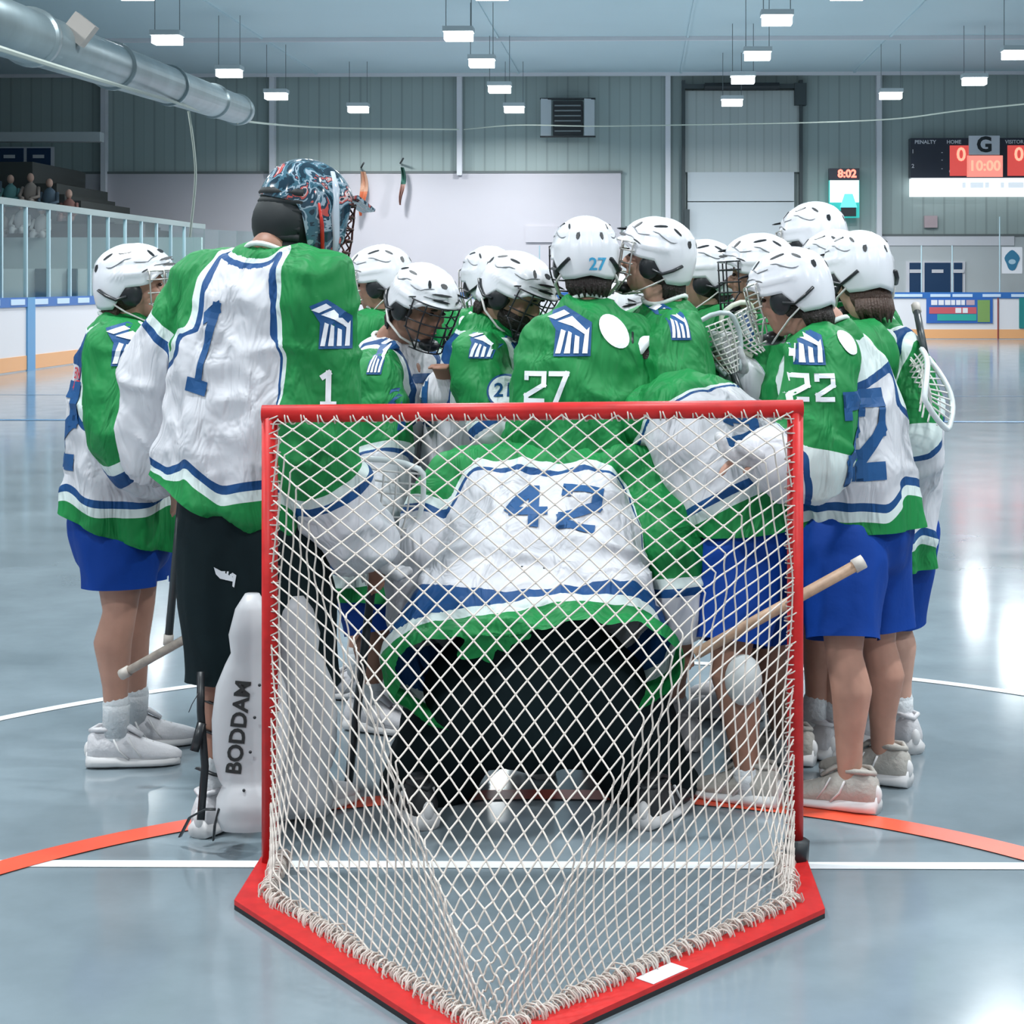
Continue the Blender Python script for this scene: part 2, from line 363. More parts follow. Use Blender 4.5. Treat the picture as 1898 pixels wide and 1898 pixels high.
e = MB(); n = 20; pts = [(cxp+.2*math.cos(a)*(1+.15*math.sin(3*a)), YB+.02, czp+.24*math.sin(a)*(1-.2*math.cos(2*a))) for a in [2*math.pi*i/n for i in range(n)]]
e.add(pts, [tuple(range(n))]); e.build('emblem', mat('poster_blue', (.03,.16,.28), .5), ps)
pts = [(cxp+.10*math.cos(a), YB+.015, czp-.04+.07*math.sin(a)) for a in [2*math.pi*i/n for i in range(n)]]
MB().add(pts, [tuple(range(n))]).build('emblem_face', mat('poster_pale', (.35,.5,.6), .5), ps)
# flags hanging on the back wall
def flag(px, py0, py1, wpx, c1, c2, lab):
    x, z1 = WR(px, py0, YW-.5); _, z0 = WR(px, py1, YW-.5); w = wpx*YW/F_
    f = empty('hanging_flag', (0,0,0), lab, 'flag', rink=True)
    MB().tube([(x-.1, YW-.1, z1+.15), (x+.05, YW-.6, z1+.25)], .03, 6).build('pole', M_dark, f)
    n = 10
    for nm, c, a, b in (('upper_cloth', c1, 0, .45), ('lower_cloth', c2, .45, 1)):
        mb = MB(); rows = []
        for i in range(n+1):
            t = a+(b-a)*i/n; z = z1+(z0-z1)*t
            ww = w*(.5+.5*math.sin(3.1*(t+.12)))*.5
            rows.append([(x+ww*u+.05*math.sin(5*t), YW-.5+.08*math.cos(6*u+4*t), z) for u in (-1,-.5,0,.5,1)])
        for i in range(n):
            for k in range(4): mb.quad(rows[i][k], rows[i][k+1], rows[i+1][k+1], rows[i+1][k])
        mb.build(nm, c, f, True)
flag(672, 318, 400, 14, mat('flag_pale_orange', (.55,.30,.20), .7), mat('flag_orange', (.62,.20,.10), .7), 'limp orange and white flag hanging on the back wall beside the goalie helmet')
flag(745, 310, 380, 9, mat('flag_dark_green', (.03,.12,.09), .7), mat('flag_rust', (.5,.32,.28), .7), 'narrow dark green flag drooping on the pale wall panel')
# hanging lights with hoods
def lamp_proto():
    r = bpy.data.objects.new('hanging_light', None); COL.objects.link(r)
    MB().box(-.30, .30, -.22, .22, .0, .10).build('housing', mat('lamp_housing', (.55,.60,.62), .4), r)
    MB().box(-.27, .27, -.19, .19, -.16, .0).build('lens', mat('lamp_lens', (1,1,1), .3, emit=(.93,.98,1), es=LENS_EMIT), r)
    MB().tube([(-.25, 0, .1), (-.25, 0, 1.27)], .008, 4).build('rod', mat('dull_grey_metal'), r)
    MB().tube([(.25, 0, .1), (.25, 0, 1.27)], .008, 4).build('rod', mat('dull_grey_metal'), r)
    ld = bpy.data.lights.new('light', 'AREA'); ld.shape = 'RECTANGLE'; ld.size = .54; ld.size_y = .38; ld.energy = LAMP_POWER; ld.color = (.93,.98,1); ld.spread = math.radians(165)
    lo = bpy.data.objects.new('light', ld); COL.objects.link(lo); lo.parent = r; lo.location = (0, 0, -.18)
    return r
proto = lamp_proto(); first = [True]
def put_lamp(p, label, group):
    if first[0]: r = proto; first[0] = False
    else:
        r = proto.copy(); COL.objects.link(r)
        for ch in [c for c in bpy.data.objects if c.parent == proto]:
            q = ch.copy(); COL.objects.link(q); q.parent = r
    r.location = p; r.rotation_euler = (0, 0, -TH); tag(r, label, 'ceiling light', group)
rows = (('far left row of ceiling lights', [(310,67),(425,130),(512,173)]), ('row of ceiling lights left of the wall heater', [(850,60),(893,111),(926,160),(953,198)]),
        ('row of ceiling lights above the overhead door', [(1440,30),(1404,97),(1377,142),(1357,185)]), ('right row of ceiling lights', [(1883,95),(1806,145),(1651,172)]))
o_ = ('nearest', 'second', 'third', 'farthest')
for g, L in rows:
    for i, (px, py) in enumerate(L):
        Y = F_*(6.5-CAMH)/(YH-py)
        put_lamp(J(px, py, Y), 'glowing white hanging light, %s in the %s' % (o_[i] if i < len(L)-1 else 'farthest', g), 'hanging lights')
put_lamp(J(664, 198, 50), 'glowing white hanging light alone over the back wall, right of the duct', 'hanging lights')
for X in (-8.5, -2.5, 3.5, 9.3):
    for Y in (30, 17, 11, 5, -1):
        put_lamp((X+Y*.026, Y, 6.5), 'hanging light above the near half of the rink', 'hanging lights over the near floor')
# big round duct, upper left
dk = empty('ventilation_duct', (0,0,0), 'thick round silver duct running under the ceiling at upper left', 'duct')
P0, P1 = J(-60, 28, 15.5), J(446, 205, 34); ax = (P1-P0)
M_duct = mat('duct_grey_metal', (.33,.40,.42), .38, .55, noisy=.15, nscale=1.2)
R = .27
MB().tube([P0-ax*.4, P1], R, 28).build('pipe', M_duct, dk, True)
for t in (.12, .34, .56, .80, .97):
    c = P0+ax*t; MB().tube([c-ax.normalized()*.08, c+ax.normalized()*.08], R+.03, 28).build('joint_ring', M_duct, dk, True)
def nozzle(px, py, Y, s, m):
    p = J(px, py, Y); mb = MB(); mb.box(-s, s, -s*.6, s*.6, -s, s)
    o = mb.build('air_outlet', m, dk); o.location = p; o.rotation_euler = (0, math.radians(38), 0)
nozzle(148, 55, 18.6, .13, mat('tan_outlet', (.42,.38,.35), .6)); nozzle(438, 203, 33.4, .20, mat('cream_outlet', (.55,.53,.48), .6)); nozzle(300, 158, 26, .16, mat('dark_outlet', (.02,.05,.055), .5))
# sagging cable and the hanging rope
def cable(pts, r, name, m, lab):
    P = [J(*p) for p in pts]; Q = []
    for i in range(len(P)-1):
        for k in range(8):
            t = k/8; p0, p1, p2, p3 = P[max(i-1,0)], P[i], P[i+1], P[min(i+2,len(P)-1)]
            Q.append(.5*((2*p1)+(p2-p0)*t+(2*p0-5*p1+4*p2-p3)*t*t+(3*p1-p0-3*p2+p3)*t**3))
    Q.append(P[-1]); o = MB().tube(Q, r, 6).build(name, m); tag(o, lab, name.split('_')[-1]); return o
M_cord = mat('pale_cord', (.48,.52,.46), .6)
cable([(-60,70,12),(120,128,16),(300,182,24),(450,224,34),(620,237,44),(850,240,48)], .022, 'sagging_cable', M_cord, 'pale cable sagging along the underside of the duct at upper left')
cable([(860,240,48),(960,232,47),(1100,234,46.5),(1240,232,46),(1470,228,45),(1650,221,40),(1780,205,36),(1960,187,32)], .016, 'sagging_cable', M_cord, 'thin pale cable strung across in front of the back wall to the right')
cable([(350,206,30),(360,280,30),(362,340,30),(352,440,30)], .022, 'hanging_rope', M_cord, 'pale rope hanging straight down from the duct at left')
# bleachers with spectators, upper left
bl = empty('bleachers', (0,0,0), 'dark stepped bleachers behind the glass at far left', 'bleachers', rink=True)
prof = []; Yb = 46.5
pxs = [(-60,300),(60,322),(105,340),(120,360),(150,372),(165,390),(200,400),(212,412),(235,420),(245,432)]
M_bl = mat('dark_olive_bleacher', (.045,.05,.047), .7); mb = MB()
for i in range(len(pxs)-1):
    x0, z = WR(pxs[i][0], pxs[i][1], Yb); x1, z2 = WR(pxs[i+1][0], pxs[i+1][1], Yb)
    mb.box(x0, x1, Yb, Yb+4.5, 0, z2 if i else z)
mb.build('tiers', M_bl, bl)
MB().box(WR(-60,0,45)[0], WR(245,0,45)[0], 46.0, 46.2, WR(0,440,46)[1], WR(0,415,46)[1]).build('front_screen', mat('brown_grey_panel', (.10,.09,.09), .7), bl)
x0, z1 = WR(-60, 245, 50); x1, z0 = WR(185, 262, 50)
trim(MB().box(x0, x1, 50, 50.4, z0, z1), M_conc)
random.seed(5)
cl = [(.3,.25,.22),(.08,.12,.16),(.55,.5,.48),(.10,.25,.25),(.25,.12,.10)]
for k, (px, py) in enumerate(((57,340),(92,350),(40,392),(20,343),(128,370),(4,400),(-14,330),(78,400))):
    x, z = WR(px, py, 45.9); s = bpy.data.objects.new('person', None); COL.objects.link(s); s.location = rk(x, 45.9, z-.55)
    tag(s, 'seated spectator on the bleachers behind the left glass, %s' % ('in dark clothes', 'in tan clothes', 'in a pale top low down', 'in teal near the edge', 'in brown at the right end', 'in rust colours lowest at left', 'top left of the group', 'in grey lowest at right')[k], 'person', 'spectators on the bleachers')
    b = MB(); b.ell((0,0,.28), (.20,.14,.30), nu=10, nv=8); b.tube([(-.1,-.1,.05),(-.12,-.42,.08),(-.12,-.40,-.02)], .075, 8); b.tube([(.1,-.1,.05),(.12,-.42,.08),(.12,-.40,-.02)], .075, 8); b.tube([(0,0,.5),(0,0,.62)], .05, 8)
    b.tube([(-.2,0,.45),(-.25,-.15,.2),(-.1,-.35,.15)], .045, 8).tube([(.2,0,.45),(.25,-.15,.2),(.1,-.35,.15)], .045, 8)
    b.build('body', mat('spectator_cloth_%s' % 'abcde'[k % 5], cl[k % 5], .8), s, True)
    MB().ell((0,-.02,.70), (.09,.10,.12)).build('head', mat('skin_far', (.45,.28,.22), .6), s, True)
# grey-green screens seen through the left glass
for px0, px1 in ((65, 86), (124, 142)):
    x0, z1 = WR(px0, 498, 45.5); x1, _ = WR(px1, 498, 45.5)
    trim(MB().box(x0, x1, 45.5, 45.6, 0, z1), mat('dark_teal_panel', (.03,.10,.12), .5))
x0, z1 = WR(-80, 498, 45.7); x1, _ = WR(300, 498, 45.7)
trim(MB().box(x0, x1, 45.65, 45.75, 0, z1), mat('pale_green_panel', (.85,.92,.90), .5))
trim(MB().box(x0, x1+1, 45.8, 45.95, 0, WR(0,440,45.8)[1]), mat('mid_green_panel', (.48,.56,.56), .5))
# ------------------------------------------------------------ the goal
M_redp = mat('red_gloss_steel', (.58,.018,.018), .42, noisy=.12, nscale=25, spec=.35)
M_net = mat('cream_net_cord', (.66,.585,.53), .8)
GA = J(0,0,1)*0
YL_, YR_ = 4.70, 4.73
PL = Vector(((500-CX)*YL_/F_, YL_, 0)); PR = Vector(((1474-CX)*YR_/F_, YR_, 0))
ZL, ZR = 1.205, 1.217
goal = empty('lacrosse_goal', (0,0,0), 'red steel goal with cream diamond net and pointed base seen from behind', 'goal')
MB().tube([PL, PL+Vector((0,0,ZL))], .0215, 16).build('post', M_redp, goal, True)
MB().tube([PR, PR+Vector((0,0,ZR))], .0215, 16).build('post', M_redp, goal, True)
MB().tube([PL+Vector((-.02,0,ZL)), PR+Vector((.02,0,ZR))], .0235, 16).build('crossbar', M_redp, goal, True)
CLo, CRo, Ao = Vector((-.889,4.406,0)), Vector((.565,4.346,0)), Vector((-.2136,3.489,0))
bw = .075
def off(p, q, d):
    t = (q-p).normalized(); return Vector((-t.y, t.x, 0))*d
def isect(p, d, q, e):
    den = d.x*e.y-d.y*e.x; t = ((q.x-p.x)*e.y-(q.y-p.y)*e.x)/den; return Vector((p.x+d.x*t, p.y+d.y*t, 0))
out = [Vector((PL.x-.03, 4.74, 0)), CLo, Ao, CRo, Vector((PR.x+.03, 4.77, 0))]
inn = [out[0]+Vector((.06,0,0))]
for i in (1, 2, 3):
    d0, d1 = out[i]-out[i-1], out[i+1]-out[i]
    inn.append(isect(out[i]+off(out[i-1], out[i], bw), d0, out[i]+off(out[i], out[i+1], bw), d1))
inn.append(out[4]+Vector((-.06,0,0)))
bb = MB(); bk_ = MB()
for i in range(4):
    q = [out[i], out[i+1], inn[i+1], inn[i]]
    v = [(p.x, p.y, .012) for p in q]+[(p.x, p.y, .024) for p in q]
    fc = [(3,2,1,0),(4,5,6,7),(0,1,5,4),(1,2,6,5),(2,3,7,6),(3,0,4,7)]
    bb.add(v, fc); bk_.add([(p.x, p.y, .0) for p in q]+[(p.x, p.y, .012) for p in q], fc)
bb.build('base_plate', M_redp, goal); bk_.build('rubber_underlay', mat('black_rubber', (.015,.015,.018), .8), goal)
p = J(1222, 1823, 5115/(1823-525)); t = (CRo-Ao).normalized(); n_ = Vector((-t.y, t.x, 0)); c0 = isect(Vector((p.x,p.y,0)), n_, Ao, CRo-Ao)
q = [c0-t*.06+n_*.004, c0+t*.06+n_*.004, c0+t*.06+n_*.055, c0-t*.06+n_*.055]
MB().add([(a.x,a.y,.0245) for a in q]+[(a.x,a.y,.0255) for a in q], [(3,2,1,0),(4,5,6,7),(0,1,5,4),(1,2,6,5),(2,3,7,6),(3,0,4,7)]).build('sticker', M_white, goal)
# --- net: one sheet unrolled around the apex
TL = PL+Vector((.012,-.022,ZL-.012)); TR = PR+Vector((-.012,-.022,ZR-.012)); AP = inn[2]+Vector((0,.015,.028))
BL = Vector((PL.x+.005, 4.675, .028)); BR = Vector((PR.x-.005, 4.70, .028))
def flat_tri(a2, b2, la, lb, side):          # third point from two flat points and distances
    d = (b2-a2); L = d.length; x = (la*la-lb*lb+L*L)/(2*L); y = math.sqrt(max(0, la*la-x*x)); u = d/L; v = Vector((-u.y, u.x))*side
    return a2+u*x+v*y
top = (TR-TL).length
fTL = Vector((-top/2, 0)); fTR = Vector((top/2, 0)); fA = flat_tri(fTL, fTR, (AP-TL).length, (AP-TR).length, -1)
fBL = flat_tri(fTL, fA, (BL-TL).length, (BL-AP).length, -1); fBR = flat_tri(fA, fTR, (BR-AP).length, (BR-TR).length, -1)
tris = [((fTL, fTR, fA), (TL, TR, AP), 'c'), ((fTL, fBL, fA), (TL, BL, AP), 'l'), ((fTR, fBR, fA), (TR, BR, AP), 'r')]
def bary(p, a, b, c):
    d = (b.x-a.x)*(c.y-a.y)-(c.x-a.x)*(b.y-a.y)
    v = ((p.x-a.x)*(c.y-a.y)-(c.x-a.x)*(p.y-a.y))/d; w = ((b.x-a.x)*(p.y-a.y)-(p.x-a.x)*(b.y-a.y))/d
    return 1-v-w, v, w
cIL, cIR = inn[1], inn[3]
def net3(p):
    for (a, b, c), (A, B, C), k in tris:
        u, v, w = bary(p, a, b, c)
        if u < -1e-4 or v < -1e-4 or w < -1e-4: continue
        P = A*u+B*v+C*w
        if k == 'c':
            bmp = 27*max(u,0)*max(v,0)*max(w,0)
            n = Vector((0, .68, -.73))
            P = P+n*(.055*bmp)
            g = max(0, w-.45)
            P = P+n*(.010*g*math.sin((u-v)/(u+v+1e-3)*16)*2)
            P.z += .008*noise.noise(Vector((p.x*4, p.y*4, 0)))
            P.y += .012*noise.noise(Vector((p.x*3, p.y*3, 5)))
            # the two creases pull in a little
        else:
            s = -1 if k == 'l' else 1
            rr = u+v                                     # 0 at apex, 1 at post
            b_ = v/(rr+1e-6)                             # 0 along the crease, 1 along the base
            Cc = cIL if k == 'l' else cIR
            L0 = (B-C); tpar = max(.05, min(.97, ((Cc-C).dot(L0))/L0.length_squared)); offv = Cc-(C+L0*tpar); offv.z = 0
            sh = rr/tpar if rr < tpar else (1-rr)/(1-tpar)
            P = P+offv*(sh*b_**2.2)
            inward = Vector((-s, .15, 0))
            bmp = 16*b_*(1-b_)*rr*(1-rr)
            P = P+inward*(.028*bmp)
            P.z = max(.026, P.z-.02*bmp)
            fold = math.exp(-((b_-.12)/.12)**2)
            P = P+Vector((-s,.3,0))*(.0045*fold*math.sin(b_*42)*min(1, 4*(1-rr)+.0)*min(1, rr*2))
            P.x += .007*noise.noise(Vector((p.x*3.5, p.y*2.5, 9)))*min(1, 6*(1-rr))*min(1, 5*(1-b_))
        return P
    return None
# diamond lattice in cloth coordinates
Hf = -fA.y
def wx(y): return float(np.interp(-y/Hf, [0,.25,.45,.7,.85,1], [.0745,.065,.052,.043,.032,.022]))
qs = [0]; ys = [0]
while ys[-1] > -Hf-.05:
    hy = float(np.interp(-ys[-1]/Hf, [0,.25,.45,.6,.75,.9,1], [.062,.064,.072,.076,.064,.045,.036]))
    ys.append(ys[-1]-hy/8); qs.append(qs[-1]+.125)
def yq(q):
    i = q/.125; k = int(math.floor(i)); k = max(0, min(len(ys)-2, k)); return ys[k]+(ys[k+1]-ys[k])*(i-k)
def flatp(pp, q):
    y = yq(q); return Vector((pp*wx(y)+fA.x*(-y/Hf), y))
net = MB(); knots = MB(); QM = qs[-1]; cr = .0023
endpts = []
for sgn in (1, -1):
    for k in range(-60, 61):
        # strand: p = k + sgn*q
        runp = []
        q = 0.0; step = .125
        while q <= QM:
            pp = k+sgn*q
            fp = flatp(pp, q)
            P = net3(fp)
            if P is not None:
                # soft S-bend of each cord at the joints
                ph = (q*2) % 1.0
                runp.append(P)
            else:
                if len(runp) > 3: net.tube(runp, cr, 5, False); endpts += [runp[0], runp[-1]]
                runp = []
            q += step
        if len(runp) > 3: net.tube(runp, cr, 5, False); endpts += [runp[0], runp[-1]]
for i in range(0, int(QM*2)+1):
    for k in range(-70, 71):
        q = i/2; pp = k + (i % 2)*.5
        # crossings lie where both families meet
        P = net3(flatp(pp, q))
        if P is not None: knots.ell(P, (.0036,.0036,.0052), None, 5, 3)
no = net.build('net', M_net, goal, True); kn = knots.build('knots', M_net, no, True)
kn['kind'] = 'stuff'
# lacing: cord wound around the frame and along the base
random.seed(3)
lc = MB()
def lace(p, q, r, turns, jit=.25, ax2=None):
    p, q = Vector(p), Vector(q); d = (q-p); t = d.normalized(); a = t.orthogonal().normalized() if ax2 is None else Vector(ax2); b = t.cross(a)
    n = turns*9; pts = []
    for i in range(n+1):
        w = i/n; an = 2*math.pi*w*turns; rr = r*(1+jit*noise.noise(Vector((w*turns*1.7, p.x*3, 2))))
        along = .35*math.sin(an*.5+1)*(d.length/turns)
        pts.append(p+d*w+t*along+a*(rr*math.cos(an))+b*(rr*math.sin(an)))
    lc.tube(pts, .0020, 5, False)
lace(PL+Vector((.014,-.010,.03)), PL+Vector((.014,-.010,ZL)), .013, 62, .5)
lace(PR+Vector((-.014,-.010,.03)), PR+Vector((-.014,-.010,ZR)), .013, 62, .5)
lace(PL+Vector((.03,-.012,ZL-.012)), PR+Vector((-.03,-.012,ZR-.012)), .013, 62, .5)
zz = Vector((0,0,.026))
for a, b, n in ((inn[0], inn[1], 14), (inn[1], inn[2], 52), (inn[2], inn[3], 52), (inn[3], inn[4], 14)):
    for o, rr_ in ((-.006,.013), (.004,.017), (.012,.012), (.0,.021)):
        lace(a+zz+Vector((0,o,.002)), b+zz+Vector((0,o,.002)), rr_, n+int(o*900), .9)
lc.build('lacing', M_net, goal, True)
MB().tube([PR+Vector((.0,-.01,.02)), PR+Vector((.003,-.012,.075))], .034, 8).build('tape_wrap', M_dark, goal, True)
# ------------------------------------------------------------ people: shapes
M_skin = mat('skin', (.50,.27,.20), .5, noisy=.08, nscale=14, spec=.3)
M_skin2 = mat('light_skin', (.60,.35,.27), .5, noisy=.07, nscale=14, spec=.3)
M_skin3 = mat('brown_skin', (.33,.17,.12), .5, noisy=.10, nscale=12, spec=.3)
M_hair = mat('dark_hair', (.022,.014,.012), .6, bump=.6, bscale=120)
M_hair2 = mat('brown_hair', (.06,.032,.022), .6, bump=.6, bscale=120)
M_helm = mat('white_helmet_shell', (.74,.74,.78), .26, coat=.2)
M_blk = mat('black_plastic', (.012,.014,.017), .35)
M_strap = mat('white_strap', (.62,.60,.58), .6)
M_cagew = mat('pale_wire', (.55,.53,.50), .3, .6); M_cageb = mat('black_wire', (.02,.02,.025), .3)
M_num = mat('number_blue', (.003,.07,.22), .6); M_numw = mat('number_white', (.80,.82,.86), .6); M_redt = mat('lettering_red', (.55,.03,.05), .6)
M_short = mat('blue_shorts_cloth', (.003,.045,.28), .7, spec=.2, bump=.3, bscale=18); M_pant = mat('black_pants_cloth', (.008,.016,.019), .8, spec=.12, bump=.4, bscale=14)
M_shoew = mat('white_shoe', (.66,.64,.66), .5, bump=.3, bscale=60); M_shoeg = mat('beige_shoe', (.46,.43,.39), .6, bump=.4, bscale=60); M_sole = mat('pale_sole', (.72,.70,.70), .45)
M_shoeb = mat('black_shoe', (.02,.022,.025), .5)
M_sock = mat('white_sock', (.68,.70,.72), .8, bump=.4, bscale=90); M_glove = mat('grey_glove', (.50,.49,.51), .6, noisy=.35, nscale=30); M_padw = mat('white_leg_pad', (.50,.50,.52), .45, bump=.15, bscale=12)
def jersey_mat():
    m = bpy.data.materials.new('jersey_cloth'); m.use_nodes = True; nt = m.node_tree; b = nt.nodes['Principled BSDF']
    a = nt.nodes.new('ShaderNodeAttribute'); a.attribute_name = 's'
    mr = nt.nodes.new('ShaderNodeMapRange'); nt.links.new(a.outputs['Fac'], mr.inputs[0]); mr.inputs[1].default_value = -.2; mr.inputs[2].default_value = .2
    r = nt.nodes.new('ShaderNodeValToRGB'); r.color_ramp.interpolation = 'CONSTANT'; nt.links.new(mr.outputs[0], r.inputs[0])
    e = r.color_ramp.elements; e[0].position = 0; e[0].color = (.004,.205,.046,1); e[1].position = .5; e[1].color = (.64,.72,.70,1)
    x = e.new(.572); x.color = (.004,.06,.20,1); x = e.new(.635); x.color = (.62,.615,.65,1)
    nt.links.new(r.outputs[0], b.inputs['Base Color']); b.inputs['Roughness'].default_value = .6; b.inputs['Specular IOR Level'].default_value = .35
    tc = nt.nodes.new('ShaderNodeTexCoord'); mp = nt.nodes.new('ShaderNodeMapping'); mp.inputs['Scale'].default_value = (9, 9, 3.5); nt.links.new(tc.outputs['Object'], mp.inputs[0])
    n = nt.nodes.new('ShaderNodeTexNoise'); n.inputs['Scale'].default_value = 1; n.inputs['Detail'].default_value = 3; n.inputs['Distortion'].default_value = .8; nt.links.new(mp.outputs[0], n.inputs['Vector'])
    bp = nt.nodes.new('ShaderNodeBump'); bp.inputs['Strength'].default_value = .9; bp.inputs['Distance'].default_value = .05
    nt.links.new(n.outputs['Fac'], bp.inputs['Height']); nt.links.new(bp.outputs[0], b.inputs['Normal'])
    return m
M_jer = jersey_mat()

def capsules(mb, pts, rad, k=10):
    pts = [Vector(p) for p in pts]
    mb.tube(pts, list(rad), k)
    for p, r in zip(pts, rad): mb.ell(p, r*.995, None, k, 6)
def remesh(mb, voxel, smooth=3):
    me = bpy.data.meshes.new('tmp'); me.from_pydata(mb.v, [], mb.f); me.update()
    bm = bmesh.new(); bm.from_mesh(me); bmesh.ops.recalc_face_normals(bm, faces=bm.faces); bm.to_mesh(me); bm.free()
    o = bpy.data.objects.new('tmp', me); COL.objects.link(o)
    md = o.modifiers.new('r', 'REMESH'); md.mode = 'VOXEL'; md.voxel_size = voxel; md.use_smooth_shade = True
    dg = bpy.context.evaluated_depsgraph_get(); ev = o.evaluated_get(dg); m2 = bpy.data.meshes.new_from_object(ev)
    bpy.data.objects.remove(o); bpy.data.meshes.remove(me)
    n = len(m2.vertices); co = np.empty(n*3); m2.vertices.foreach_get('co', co); co = co.reshape(-1, 3)
    e = np.empty(len(m2.edges)*2, int); m2.edges.foreach_get('vertices', e); e = e.reshape(-1, 2)
    deg = np.bincount(e.ravel(), minlength=n).astype(float)[:, None]
    for _ in range(smooth):
        acc = np.zeros_like(co); np.add.at(acc, e[:, 0], co[e[:, 1]]); np.add.at(acc, e[:, 1], co[e[:, 0]])
        co = co*.45+.55*acc/np.maximum(deg, 1)
    m2.vertices.foreach_set('co', co.ravel()); m2.update()
    return m2, co
def vnormals(me):
    n = np.empty(len(me.vertices)*3); me.vertices.foreach_get('normal', n); return n.reshape(-1, 3)
def finish(me, name, m, parent, center):
    me.name = name; me.materials.clear(); me.materials.append(m)
    me.polygons.foreach_set('use_smooth', [True]*len(me.polygons))
    me.transform(Matrix.Translation(-Vector(center))); me.update()
    o = bpy.data.objects.new(name, me); COL.objects.link(o); o.parent = parent; return o

# ---- helmet, in head coordinates: x right, y forward, z up, origin at the middle of the head
def hb(th):                                  # lower edge of the shell by azimuth from the front
    a = abs(math.degrees(th)); xs = [0, 40, 58, 66, 80, 100, 116, 124, 150, 180]; zs = [.040, .036, .026, -.005, -.010, -.012, -.060, -.082, -.082, -.072]
    return float(np.interp(a, xs, zs))
def hsurf(th, t):                            # t 0 at crown, 1 at the lower edge
    zb = hb(th); z = .135-(.135-zb)*(1-math.cos(t*math.pi/2)) if zb > 0 else .135-(.135-zb)*(1-math.cos(t*math.pi/2*.98))
    zz = max(-1, min(1, z/.137)); 
    k = math.sqrt(max(0, 1-abs(zz)**2.35)) if z > 0 else 1-.10*(z/-.08)**2
    rx, ry = .107, (.134 if abs(th) < math.pi/2 else .130)
    a = abs(math.degrees(th))
    ridge = .0045*math.exp(-((a-74)/9)**2)+.004*(1 if 34 < math.degrees(math.acos(max(-1,min(1,zz)))) < 58 and a > 25 else 0)+(.006 if t > .93 and a < 70 else 0)
    ridge += .0045*math.cos(math.sin(th)*20)*max(0, zz)*(1 if abs(th) > 1.2 else .5)+.006*math.exp(-((z-.035)/.006)**2)*(1 if a < 130 else 0)
    x = (rx+ridge)*k*math.sin(th); y = (ry+ridge)*k*math.cos(th)+(.006 if a < 60 else 0)*k
    return Vector((x, y, z))
